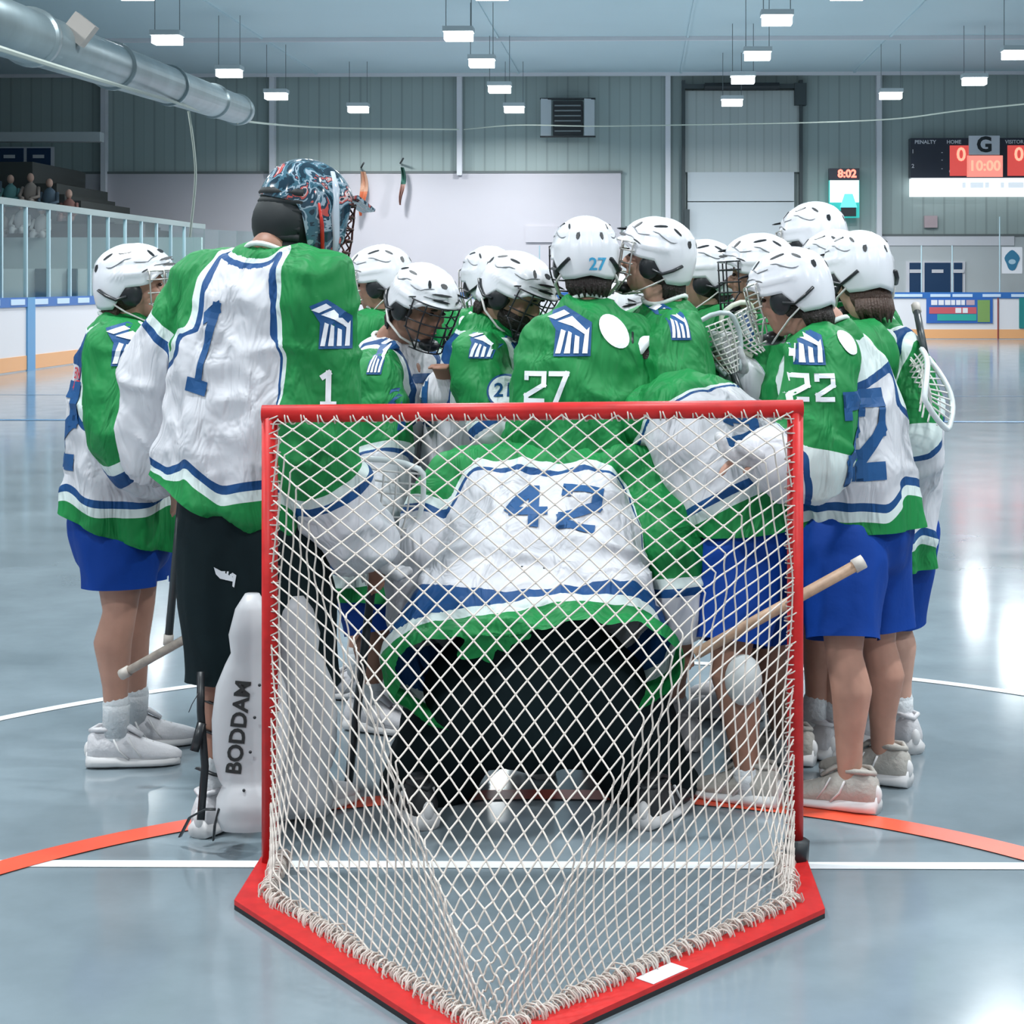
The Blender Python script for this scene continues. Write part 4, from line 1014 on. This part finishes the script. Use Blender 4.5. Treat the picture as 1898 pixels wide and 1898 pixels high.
    for n in 'LR':
        a_ = J_['an'+n]
        if socks:
            sk = MB(); k_ = J_['kn'+n]; capsules(sk, [a_-up*.02, a_.lerp(k_, .16), a_.lerp(k_, .22)], [.044,.043,.045], 12)
            sk.v = [tuple(Vector(v)-C) for v in sk.v]; sk.build('sock', M_sock, root, True)
        shoe(root, C, a_, (foot_yaw or {}).get(n, yaw), shoes)
        if n in gloves:
            gb = MB(); d = (J_['ha'+n]-J_['el'+n]).normalized(); w = J_['ha'+n]; sd = (d.cross(up) if abs(d.z) < .9 else r).normalized(); pn = d.cross(sd)
            capsules(gb, [w-d*.13, w-d*.02], [.062,.052], 12)
            for q in range(5):
                o = sd*(-.052+.024*q); 
                capsules(gb, [w+o*.8+pn*.012, w+d*.075+o, w+d*.125+o*1.05-pn*.02, w+d*.14+o-pn*.06], [.021,.020,.018,.016], 8)
            capsules(gb, [w-sd*.05, w-sd*.078+d*.05-pn*.02, w-sd*.07+d*.09-pn*.045], [.02,.019,.016], 8)
            gm, gc = remesh(gb, .007, 1); finish(gm, 'glove', M_glove, root, C)
    return dict(root=root, J=J_, bvh=bvh, jersey=jo, C=C, f=f, r=r, sp=sp, helmet=hel, HM=HM)
# ------------------------------------------------------------ the huddle
def put(p, nm, polys, px, py, Y, dirv, up, size, m, **k):
    return decal(nm, polys, J(px, py, Y), dirv, up, size, p['bvh'], m, p['jersey'], p['C'], **k)
def logo(p, px, py, Y, dirv, up=(0,0,1), size=.13, sx=1.0):
    a = put(p, 'crest', LOGO_B, px, py, Y, dirv, up, size, M_num, sx=sx)
    put(p, 'crest', LOGO_W, px, py, Y, dirv, up, size, M_numw, sx=sx, lift=.0065)
V0 = Vector((0, 0, 1))
GR = 'players in the huddle behind the goal'
# 1 leftmost player, facing right
p = person('leftmost player in green and white jersey and blue shorts, standing apart facing right', J(248,528,5.80), 78, 1.74, hpitch=-4, group=GR, skin=M_skin, hair=M_hair2,
    j=dict(pelvis=J(226,955,5.8), neck=J(226,600,5.8), shR=J(220,648,5.62), shL=J(240,640,6.0), elR=J(226,800,5.55), haR=J(290,875,5.6), elL=J(262,800,6.05), haL=J(320,840,5.9),
           hipR=J(222,985,5.73), hipL=J(246,985,5.90), knR=J(222,1135,5.72), anR=J(214,1352,5.72), knL=J(256,1125,5.92), anL=J(250,1330,5.95)),
    jersey=dict(hemw=.215, hem=J(214,985,5.8), sleeve=.36, arm=.095, cuff=.09, fold=.010, short=.60), foot_yaw={'R':82,'L':74})
put(p, 'crest', LOGO_B, 226, 640, 5.5, (.05,1,0), V0, .13, M_num); put(p, 'crest', LOGO_W, 226, 640, 5.5, (.05,1,0), V0, .13, M_numw, lift=.0065)
put(p, 'number', digit_polys('2', .2), 146, 785, 5.75, (.75,1,0), V0, .26, M_num)
put(p, 'sponsor_lettering', txt_polys('EN'), 152, 692, 5.7, (.6,1,0), V0, .05, M_redt); put(p, 'sponsor_lettering', txt_polys('AT'), 154, 715, 5.7, (.6,1,0), V0, .05, M_redt)
# 2 the goalie
g = person('tall goalie in jersey number 1 and painted mask, back turned, left of the goal', J(553,402,5.22), 38, 1.90, hyaw=62, hpitch=6, group=GR, helm=False, skin=M_skin3, vox=.010, jvox=.0125,
    shorts='pants', socks=True, foot_yaw={'L':20,'R':40},
    j=dict(pelvis=J(445,905,5.12), neck=J(500,478,5.14), right=Vector((.90,-.43,0)).normalized(), shL=J(392,532,5.28), shR=J(588,535,5.02), elL=J(300,690,5.34), haL=J(292,800,5.42), cuffL=J(283,835,5.36), elR=J(588,850,4.98), haR=J(675,1010,5.10),
           hipL=J(428,955,5.12), hipR=J(500,960,5.1), knL=J(428,1180,5.10), anL=J(400,1478,5.05), knR=J(550,1200,5.15), anR=J(562,1470,5.2)),
    jersey=dict(hem=J(415,965,5.12), hemw=.245, wid=1.12, panel=.165, yoke=.085, sleeveL=.20, sleeveR=.58, arm=.108, cuff=.098, fold=.013, flare=.5, under=.34, Rdir=Vector((.90,-.43,0)).normalized()), gloves=('R',))
put(g, 'number', digit_polys('1', .17), 376, 648, 5.0, (.22,1,0), Vector((.22,0,1)), .235, M_num, sx=.62)
logo(g, 612, 603, 4.9, (-.05,1,0), (0,0,1), .13, .8)
put(g, 'number', digit_polys('1', .17), 606, 722, 4.9, (-.05,1,0), V0, .09, M_numw)
# goalie mask
def mask_mat():
    m = bpy.data.materials.new('painted_mask'); m.use_nodes = True; nt = m.node_tree; b = nt.nodes['Principled BSDF']; b.inputs['Roughness'].default_value = .15; b.inputs['Coat Weight'].default_value = .6
    tc = nt.nodes.new('ShaderNodeTexCoord'); n = nt.nodes.new('ShaderNodeTexNoise'); n.inputs['Scale'].default_value = 9; n.inputs['Detail'].default_value = 3; n.inputs['Distortion'].default_value = 2.2
    nt.links.new(tc.outputs['Object'], n.inputs['Vector']); r = nt.nodes.new('ShaderNodeValToRGB'); r.color_ramp.interpolation = 'CONSTANT'; nt.links.new(n.outputs['Fac'], r.inputs[0])
    e = r.color_ramp.elements; e[0].position = 0; e[0].color = (.01,.03,.05,1); e[1].position = .43; e[1].color = (.05,.13,.18,1)
    for q, c in ((.50, (.30,.38,.45,1)), (.55, (.02,.05,.08,1)), (.60, (.50,.09,.08,1)), (.645, (.55,.42,.42,1)), (.69, (.02,.04,.06,1))):
        x = e.new(q); x.color = c
    nt.links.new(r.outputs[0], b.inputs['Base Color']); return m
M_mask = mask_mat()
HMg = g['HM']; Cg = g['C']
mk = MB(); nu, nv = 64, 26; v = []; fcs = []
def mrad(th, z):
    a = abs(math.degrees(th)); k = math.sqrt(max(0, 1-abs(min(1, max(-1, z/.165)))**2.4)) if z > 0 else 1-.16*(z/-.13)**2
    return Vector(((.118+.006*math.cos(8*th))*k*math.sin(th), (.155 if a < 90 else .135)*k*math.cos(th)+.012, z+.008))
def mzb(th): return float(np.interp(abs(math.degrees(th)), [0, 30, 40, 48, 75, 95, 108, 118, 180], [.062,.058,.030,-.125,-.135,-.100,.005,.030,.045]))
for jj in range(nv+1):
    for i in range(nu):
        th = -math.pi+2*math.pi*i/nu; z = .165-(.165-mzb(th))*(1-math.cos(max(.03, jj/nv)*math.pi/2)); v.append(mrad(th, z))
for jj in range(nv):
    for i in range(nu): a, b_ = jj*nu+i, jj*nu+(i+1)%nu; fcs.append((a, a+nu, b_+nu, b_))
fcs.append(tuple(range(nu)))
n0 = len(v); v += [p_*.93 for p_ in v[:n0]]
for jj in range(nv):
    for i in range(nu): a, b_ = n0+jj*nu+i, n0+jj*nu+(i+1)%nu; fcs.append((a, b_, b_+nu, a+nu))
for i in range(nu): fcs.append((nv*nu+i, n0+nv*nu+i, n0+nv*nu+(i+1)%nu, nv*nu+(i+1)%nu))
msk = obj('goalie_mask', v, fcs, M_mask, g['root'], True); msk.matrix_local = Matrix.Translation(-Cg) @ HMg
bp_ = MB()
for zz_ in range(7):
    z = .06-.155*zz_/6; bp_.tube([Vector((.098*math.sin(th), .112*math.cos(th)+.004, z)) for th in [math.radians(d) for d in range(104, 260, 12)]], .0155, 6)
bp_.ell((0,-.036,-.022), (.108,.098,.108), None, 24, 14)
bp_.build('back_plate', mat('matte_black', (.008,.012,.014), .6), msk, True)
for s in (-1, 1):
    w_ = MB(); w_.tube([mrad(s*1.0,.13)*1.01, mrad(s*1.12,.08)*1.015, mrad(s*1.15,.0)*1.02, mrad(s*1.05,-.06)*1.02, mrad(s*.95,-.12)*1.02], [.008,.013,.015,.012,.008], 6, True, .3); w_.build('painted_stripe', mat('mask_pale_blue', (.48,.54,.62), .2), msk, True)
    w_ = MB(); w_.tube([mrad(s*1.55,.03)*1.01, mrad(s*1.45,-.03)*1.015, mrad(s*1.35,-.09)*1.02, mrad(s*1.25,-.12)*1.02], [.01,.018,.016,.008], 6, True, .3); w_.build('painted_flame', mat('mask_red', (.55,.03,.02), .2), msk, True)
cg = MB()
def cpt(al, z): return Vector((.105*math.sin(al), .030+.138*math.cos(al)-.25*max(0, -z-.06)**1.2, z))
for z in (.05, .015, -.02, -.055, -.09, -.125): cg.tube([cpt(math.radians(-48+96*i/10), z) for i in range(11)], .0035, 5)
for a in (-42, -14, 14, 42): cg.tube([cpt(math.radians(a+(12 if i % 2 else -6)), .055-.18*i/7) for i in range(8)], .0035, 5)
cg.build('face_cage', mat('rust_wire', (.10,.035,.03), .35, .4), msk, True)
vs = MB(); vs.add([(-.075,.150,.070),(.075,.150,.070),(.055,.215,.040),(-.055,.215,.040),(-.075,.150,.080),(.075,.150,.080),(.055,.215,.048),(-.055,.215,.048)], [(0,1,2,3),(7,6,5,4),(0,4,5,1),(1,5,6,2),(2,6,7,3),(3,7,4,0)])
vs.build('peak', M_mask, msk)
# throat bib at the neckline
bib = MB(); q0 = [J(462,470,5.10), J(490,430,5.12), J(515,440,5.14), J(520,472,5.08)]
nb = Vector((0,.03,0)); bib.add([tuple(a-Cg) for a in q0]+[tuple(a+nb-Cg) for a in q0], [(0,1,2,3),(7,6,5,4),(0,4,5,1),(1,5,6,2),(2,6,7,3),(3,7,4,0)])
bib.build('throat_bib', mat('white_bib', (.72,.74,.76), .6), g['root'])
# white logo patch on the pants
pt = [c for c in g['root'].children if c.name.startswith('pants')][0]
decal('printed_logo', [[(-.5,.35),(-.38,.05),(-.18,-.12),(.36,-.20),(.36,-.02),(-.2,.0)],[(-.36,.12),(-.22,.2),(.0,.22),(.0,.14),(-.2,.12)],[(-.22,-.1),(-.12,-.1),(-.10,.2),(-.2,.2)],[(.04,-.16),(.12,-.16),(.14,.22),(.06,.22)],[(.2,.1),(.3,.18),(.46,.08),(.44,-.45),(.36,-.4),(.34,.0)],[(.18,-.12),(.3,-.12),(.3,.12),(.2,.12)]], J(393,1087,4.8), (0,1,0), Vector((.12,0,1)), .065, BVHTree.FromPolygons([v_.co+Cg for v_ in pt.data.vertices], [tuple(q.vertices) for q in pt.data.polygons]), M_numw, pt, Cg)
# leg pads
def leg_pad(parent, C, knee, ank, wdir, fdir, label_side=True, name='leg_pad'):
    up = (knee-ank).normalized(); w = Vector(wdir).normalized(); fd = Vector(fdir).normalized()
    rows = [(-.10,.03,.04),(-.09,.075,.09),(-.05,.09,.13),(-.01,.088,.13),(.025,.072,.085),(.045,.085,.075),(.10,.100,.07),(.20,.104,.07),(.29,.094,.068),(.35,.070,.065),(.38,.055,.065),(.43,.062,.08),(.50,.045,.07),(.54,.02,.04)]
    mb = MB(); K = 16
    for t, a, d in rows:
        c = ank+up*t
        for q in range(K):
            an = 2*math.pi*q/K; x, y = math.cos(an), math.sin(an)
            mb.v.append(tuple(c+w*(a*abs(x)**.7*(1 if x > 0 else -1))+fd*(d*abs(y)**.8*(1 if y > 0 else -1)*.62)-C))
    for i in range(len(rows)-1):
        for q in range(K): mb.f.append((i*K+q, i*K+(q+1)%K, (i+1)*K+(q+1)%K, (i+1)*K+q))
    mb.f.append(tuple(range(K-1,-1,-1))); mb.f.append(tuple((len(rows)-1)*K+q for q in range(K)))
    o = mb.build(name, M_padw, parent, True)
    tri_b = BVHTree.FromPolygons([Vector(x)+C for x in mb.v], mb.f)
    return o, tri_b, up
ka, kk = J(462,1470,4.86), J(466,1180,4.88)
pad, pb, pu = leg_pad(g['root'], Cg, kk, ka, (1,.10,0), (-.1,1,0))
decal('lettering', txt_polys('BODDAM', .03), J(440,1352,4.8), (0,1,0), Vector((-1,0,.10)), .058, pb, mat('black_lettering', (.02,.02,.02), .6), pad, Cg, lift=.003)
for px_, py_ in ((481,1270),(472,1330),(464,1394),(452,1465),(452,1480)):
    MB().ell(J(px_, py_, 4.80)-Cg, .0045, None, 8, 6).build('rivet', M_blk, pad, True)
pad2, _, _ = leg_pad(g['root'], Cg, J(553,1190,5.02), J(560,1450,5.05), (1,.1,0), (-.1,1,0))
# straps behind the goalie's near leg
stp = lambda pts, r=.010: MB().tube([a-Cg for a in pts], r, 6, True, .4)
aL, kL = g['J']['anL'], g['J']['knL']
def wrap(t, rad):
    c = aL.lerp(kL, t); return [c+Vector((rad*math.cos(a), rad*math.sin(a)*1.1, .01*math.sin(a*2))) for a in [2*math.pi*i/12 for i in range(13)]]
for t in (.18, .42, .60, .74): stp(wrap(t, .058), .011).build('pad_strap', M_blk, g['root'], True)
stp([J(372,1245,4.95), J(372,1320,4.94), J(380,1420,4.94), J(372,1520,4.9)], .011).build('pad_strap', M_blk, g['root'], True)
stp([J(374,1340,4.93), J(366,1370,4.92), J(360,1392,4.92)], .013).build('pad_strap', M_blk, g['root'], True)
stp([J(368,1285,4.9), J(356,1305,4.9), J(350,1320,4.9)], .003).build('pad_strap', M_blk, g['root'], True)
stp([J(420,1500,4.84), J(380,1500,4.84), J(352,1515,4.86), J(334,1550,4.9)], .008).build('pad_strap', M_blk, g['root'], True)
stp([J(440,1485,4.82), J(405,1500,4.80), J(398,1530,4.82), J(396,1556,4.84)], .008).build('pad_strap', M_blk, g['root'], True)
# 3 player behind, facing left
person('player behind the left pair, only his helmet and cage seen, facing left', J(707,520,6.75), -75, 1.68, hpitch=10, group=GR, vox=.013, jvox=.018)
# 5 player looking down to the right
p = person('player looking down to the right, hand held at his chest, right of the goalie', J(782,560,6.15), 112, 1.72, hyaw=128, hpitch=26, group=GR, skin=M_skin3, vox=.007, cage='black',
    j=dict(neck=J(728,640,6.25), pelvis=J(700,1000,6.3), shR=J(700,700,6.05), shL=J(790,690,6.35), elR=J(710,850,5.95), haR=J(700,960,5.8), elL=J(850,790,6.15), haL=J(828,712,5.98)),
    jersey=dict(arm=.088, yoke=-.2, panel=.13))
put(p, 'number', digit_polys('3', .2), 770, 745, 6.0, (.1,1,0), V0, .16, M_num, sx=.8)
put(p, 'number', txt_polys('21'), 735, 738, 5.9, (.3,1,0), V0, .075, M_num)
logo(p, 678, 662, 5.9, (.2,1,0), size=.12, sx=.5)
# 6 helmet behind
person('player behind the bearded one, only the rear of his white helmet seen', J(908,520,6.95), -20, 1.70, group=GR, vox=.013, jvox=.018)
# 7 bearded player leaning in
p = person('bearded player leaning in to the right, patch number 21 on his sleeve', J(955,540,6.0), 85, 1.72, hyaw=112, hpitch=28, group=GR, skin=M_skin, vox=.009, cage='black',
    j=dict(neck=J(908,605,6.05), pelvis=J(860,960,6.2), shR=J(885,665,5.88), shL=J(985,670,6.2), elR=J(930,790,5.80), haR=J(970,860,5.85)),
    jersey=dict(arm=.092, sleeve=.24))
MB().ell(p['HM'] @ Vector((0,.035,-.078))-p['C'], (.064,.070,.052), p['HM'].to_3x3(), 14, 10).build('beard', M_hair, p['root'], True)
put(p, 'patch', OVAL, 930, 725, 5.7, (.1,1,0), V0, .105, M_num); put(p, 'patch', OVAL, 930, 725, 5.7, (.1,1,0), V0, .092, M_numw, lift=.006)
put(p, 'number', txt_polys('21'), 930, 725, 5.7, (.1,1,0), V0, .06, M_num, lift=.008)
logo(p, 868, 640, 5.7, (.3,1,0), size=.09)
# 8 number 27
p = person('player number 27 with his back to the camera in the middle of the huddle', J(1085,478,5.75), -8, 1.80, hpitch=4, group=GR, skin=M_skin, cage='black',
    j=dict(neck=J(1085,572,5.72), pelvis=J(1080,960,5.62), shL=J(1018,640,5.68), shR=J(1165,635,5.72), elL=J(1010,790,5.62), haL=J(960,840,5.8)), jersey=dict(wid=1.0, yoke=.52, panel=.12, arm=.095, sleeve=.62, under=.6))
logo(p, 1040, 618, 5.4, (.1,1,0), (0,0,1), .15, .9)
put(p, 'number', digit_polys('27', .16, .75), 1003, 722, 5.4, (.1,1,0), V0, .095, M_numw)
put(p, 'white_patch', OVAL, 1140, 605, 5.4, (0,1,-.1), Vector((-.7,0,1)), .125, M_numw, sx=.62)
decal('number', txt_polys('27', .02), p['HM'] @ Vector((.025,-.1,-.03)), (0,1,0), V0, .055, BVHTree.FromPolygons([p['HM'] @ v_.co for v_ in p['helmet'].data.vertices], [tuple(q.vertices) for q in p['helmet'].data.polygons]), mat('sticker_blue', (.05,.35,.6), .4), p['root'], p['C'], lift=.003)
# 9 player facing left, chin up
p = person('player facing left with chin raised behind a wire cage, right of number 27', J(1218,478,5.85), -62, 1.80, hyaw=-72, hpitch=-10, group=GR, skin=M_skin2, vox=.007,
    j=dict(neck=J(1232,570,5.85), pelvis=J(1240,950,5.8), shL=J(1262,640,5.68), shR=J(1190,630,6.05), elL=J(1262,780,5.6), haL=J(1200,860,5.7)), jersey=dict(arm=.10, sleeve=.5, yoke=.5, under=.6))
logo(p, 1290, 597, 5.4, (-.25,1,0), (0,0,1), .12, .6)
# 10 behind him
person('player behind the chin raised one, facing left with his ear showing', J(1303,512,6.5), -80, 1.74, hpitch=4, group=GR, skin=M_skin2, vox=.010, jvox=.016)
# 11 facing the camera with a dark cage
p = person('player facing the camera in a black cage numbered 13, deep in the huddle', J(1150,575,6.75), 185, 1.66, hpitch=18, group=GR, skin=M_skin2, vox=.010, jvox=.016, cage='black')
MB().box(-.028,.028,.145,.155,-.125,-.095).build('chin_plate', M_blk, p['helmet'])
v_, f_ = text_mesh('13', .03, .001, .001); obj('number', [(-a, .1565, -.11+b) for a, b, c in v_], f_, M_numw, p['helmet'])
# 12 leaning over to the left
p = person('player bent forward to the left, helmet low over the crossbar, hips by the right post', J(1152,668,5.72), -66, 1.76, hyaw=-70, hpitch=62, group=GR, skin=M_skin3, hair=M_hair, vox=.009,
    shoes=M_shoeg, foot_yaw={'L':-60,'R':-70},
    j=dict(neck=J(1245,712,5.62), pelvis=J(1395,930,5.48), right=Vector((.45,.89,0)).normalized(), shR=J(1300,720,5.85), shL=J(1250,750,5.52), elL=J(1130,795,5.66), haL=J(1045,850,5.9), elR=J(1260,860,6.1), haR=J(1180,900,6.1),
           hipL=J(1380,1000,5.38), hipR=J(1410,990,5.60), knL=J(1350,1250,5.28), anL=J(1395,1480,5.30), knR=J(1430,1240,5.62), anR=J(1460,1400,5.75)),
    jersey=dict(hem=J(1400,985,5.48), hemw=.235, wid=1.05, Rdir=Vector((.45,.89,0)).normalized(), yoke=.21, panel=.30, arm=.085, sleeve=.45, under=.16, short=.72, zig=False))
put(p, 'number', digit_polys('2', .24), 1376, 752, 5.2, (.1,1,-.6), Vector((-.15,0,1)), .13, M_num)
MB().ell(J(1378,1260,5.20)-p['C'], (.055,.05,.075), None, 14, 10).build('knee_pad', mat('grey_white_pad', (.50,.52,.52), .6), p['root'], True)
# 13 number 42, bent over in front of the goal mouth
p = person('player number 42 bent forward, his back seen through the net', J(1010,835,5.80), 2, 1.82, hpitch=70, group=GR, skin=M_skin3, shorts='pants', shoes=M_shoeb, vox=.010,
    foot_yaw={'L':-25,'R':25}, cage='black',
    j=dict(neck=J(1015,835,5.66), pelvis=J(985,1150,5.24), crotch=J(992,1310,5.20), shL=J(852,885,5.52), shR=J(1195,880,5.52), elL=J(782,1015,5.38), haL=J(770,1150,5.36), elR=J(1250,1015,5.38), haR=J(1262,1150,5.36),
           hipL=J(895,1245,5.24), hipR=J(1095,1245,5.24), knL=J(785,1400,5.40), knR=J(1215,1400,5.40), anL=J(775,1540,5.12), anR=J(1215,1540,5.12)),
    jersey=dict(hem=J(992,1265,5.03), hemw=.43, hemd=.19, wid=1.42, yoke=.17, panel=.30, arm=.085, sleeveL=.20, sleeveR=.42, cuff=.085, fold=.016, flare=.9, under=.26, zig=False, hemg=.105, hscale=1.5))
put(p, 'number', digit_polys('4', .20), 975, 908, 5.2, (0,1,-.55), V0, .155, M_num, sx=1.0); put(p, 'number', digit_polys('2', .20), 1075, 915, 5.2, (0,1,-.55), Vector((.12,0,1)), .155, M_num, sx=1.0)
# 14 with black cage facing left
p = person('player facing left in a round black cage, right of the huddle', J(1408,505,6.1), -80, 1.78, hyaw=-76, hpitch=2, group=GR, skin=M_skin, cage='black', vox=.008,
    j=dict(elL=J(1420,760,5.9), haL=J(1365,700,5.85)), gloves=('L',))
# tall one behind
person('tallest player at the right rear, only the top of his helmet seen', J(1510,445,6.3), -40, 1.88, hpitch=8, group=GR, vox=.013, jvox=.018)
person('player wedged between the two right helmets, shell only showing', J(1548,500,5.95), -35, 1.74, hpitch=6, group=GR, vox=.013, jvox=.018)
# 15 number 22 in front
r15 = Vector((.50,.866,0)).normalized()
p = person('player number 22 at the right of the goal, turned away to the left', J(1468,542,5.32), -58, 1.78, hyaw=-55, hpitch=14, group=GR, skin=M_skin, shoes=M_shoeg, socks=False, foot_yaw={'L':-62,'R':-60}, vox=.0085,
    j=dict(neck=J(1530,612,5.36), pelvis=J(1590,955,5.45), shL=J(1520,668,5.18), shR=J(1600,655,5.62), elL=J(1508,850,5.10), haL=J(1425,850,5.10), elR=J(1590,780,5.8), haR=J(1500,850,5.8),
           hipL=J(1562,1000,5.33), hipR=J(1610,990,5.52), knL=J(1565,1215,5.24), anL=J(1575,1462,5.24), knR=J(1628,1195,5.50), anR=J(1636,1408,5.52)),
    jersey=dict(hem=J(1590,985,5.45), hemw=.22, yoke=.13, panel=.17, arm=.105, sleeve=.33, cuff=.09, fold=.010, short=.80), gloves=('L',))
logo(p, 1505, 640, 4.95, (-.1,1,0), size=.12)
put(p, 'number', digit_polys('22', .18, .95), 1520, 722, 4.95, (-.1,1,0), V0, .075, M_numw)
put(p, 'number', digit_polys('22', .22, .76), 1624, 812, 5.1, (-.45,1,0), V0, .245, M_num, sx=.60)
put(p, 'white_patch', OVAL, 1582, 625, 5.1, (-.2,1,-.3), Vector((-.5,0,1)), .085, M_numw, sx=.75)
# 16 behind at the right edge
p = person('rightmost player with long dark hair under his helmet, red lettering on his sleeve', J(1592,505,5.75), -22, 1.78, hpitch=8, group=GR, skin=M_skin2, hair=M_hair2, shoes=M_shoew, vox=.009,
    j=dict(neck=J(1612,600,5.78), pelvis=J(1620,945,5.85), shL=J(1565,650,5.75), shR=J(1665,655,5.72), elR=J(1688,800,5.65), haR=J(1694,880,5.75), cuffR=J(1693,868,5.73)),
    jersey=dict(hemw=.20, sleeve=.27, arm=.085))
hx = MB().ell(p['HM'] @ Vector((0,-.075,-.115))-p['C'], (.066,.034,.050), p['HM'].to_3x3(), 14, 10)
for q in range(16):
    a = -1.1+2.2*q/15; hx.tube([p['HM'] @ Vector((.066*math.sin(a), -.055-.05*math.cos(a), -.10))-p['C'], p['HM'] @ Vector((.070*math.sin(a), -.060-.052*math.cos(a), -.135))-p['C'], p['HM'] @ Vector((.062*math.sin(a+.15), -.055-.05*math.cos(a), -.165-.012*math.sin(q*2)))-p['C']], [.012,.010,.002], 5)
hx.build('hair', M_hair2, p['root'], True)
put(p, 'white_patch', OVAL, 1650, 622, 5.4, (.1,1,-.1), Vector((.4,0,1)), .085, M_numw, sx=.85)
put(p, 'sponsor_lettering', txt_polys('KO'), 1677, 672, 5.4, (-.2,1,0), Vector((-.2,0,1)), .055, M_redt); put(p, 'sponsor_lettering', txt_polys('TO'), 1680, 700, 5.4, (-.2,1,0), Vector((-.2,0,1)), .05, M_redt)
# ------------------------------------------------------------ sticks
M_wood = mat('wooden_shaft', (.42,.27,.18), .5, noisy=.2, nscale=30); M_tan = mat('taped_tan_shaft', (.40,.34,.29), .6, noisy=.2, nscale=40)
def stick(label, a, b, m, r=.0135, head=None, hdir=None, hs=1.0, hm=None):
    a, b = Vector(a), Vector(b); root = empty('lacrosse_stick', a); tag(root, label, 'lacrosse stick')
    MB().tube([Vector(), (b-a)], r, 8).build('shaft', m, root, True)
    MB().tube([(a-b).normalized()*.012, (b-a).normalized()*.02], r*1.25, 8).build('end_cap', mat('pale_cap', (.55,.5,.45), .6), root, True)
    if head is not None:
        d = (b-a).normalized(); w = Vector(hdir).normalized(); w = (w-d*w.dot(d)).normalized(); n = d.cross(w); B = b-a
        hp = []
        for i in range(25):
            t = math.pi*2*i/24; yy = .5-.5*math.cos(t/1.0) if False else 0
        L = .27*hs; wd = lambda t: .022+.075*hs*math.sin(min(1, t*1.05)*math.pi*.62)
        l_ = [B+d*(L*t)+w*wd(t)+n*(.03*math.sin(t*3)) for t in [i/10 for i in range(11)]]; r_ = [B+d*(L*t)-w*wd(t)+n*(.03*math.sin(t*3)) for t in [i/10 for i in range(11)]]
        topc = [B+d*(L+.03*math.sin(math.pi*i/6))+w*(wd(1)*math.cos(math.pi*i/6)) for i in range(7)]
        fr = MB().tube(l_+topc[1:-1]+r_[::-1], .009, 6); hd_ = fr.build('stick_head', hm or mat('white_stick_head', (.68,.72,.72), .35), root, True)
        ns = MB()
        for i in range(1, 11):
            ns.tube([l_[i], (l_[i]+r_[i])/2-n*(.05+.03*math.sin(i*.5)), r_[i]], .003, 4)
        for k in range(1, 6):
            ns.tube([l_[i].lerp(r_[i], k/6)-n*(.05*4*(k/6)*(1-k/6)) for i in range(0, 11)], .003, 4)
        ns.build('pocket_mesh', M_strap, hd_)
    return root
stick('tan taped lacrosse shaft crossing in front of the leftmost shins', J(230,1248,5.45), J(520,1085,5.35), M_tan)
stick('dark lacrosse shaft leaning down between the leftmost player and the goalie', J(312,1188,5.5), J(338,900,5.5), mat('dark_shaft', (.04,.05,.055), .35), .0125)
stick('wooden lacrosse shaft poking out to the right of the goal', J(1594,1044,4.98), J(1288,1213,4.93), M_wood, .0165)
stick('lacrosse stick with white head hanging head down at the far right', J(1698,570,5.75), J(1714,655,5.6), mat('dark_shaft'), .012, True, (.45,1,0), .92)
stick('lacrosse stick head in grey mesh held up between the right players', J(1385,760,5.75), J(1358,690,5.75), mat('dark_shaft'), .012, True, (1,0,0), .62, mat('clear_grey_head', (.48,.54,.56), .3))
stick('pale lacrosse stick head beside the black cage at right', J(1440,720,5.85), J(1405,655,5.85), mat('dark_shaft'), .012, True, (1,.3,0), .55, mat('pale_yellow_head', (.60,.64,.52), .35))
stick('goalie stick with a pale net head, low in the left half of the goal', J(640,1500,5.45), J(690,1080,5.35), mat('dark_shaft'), .013, True, (1,0,0), 1.3)
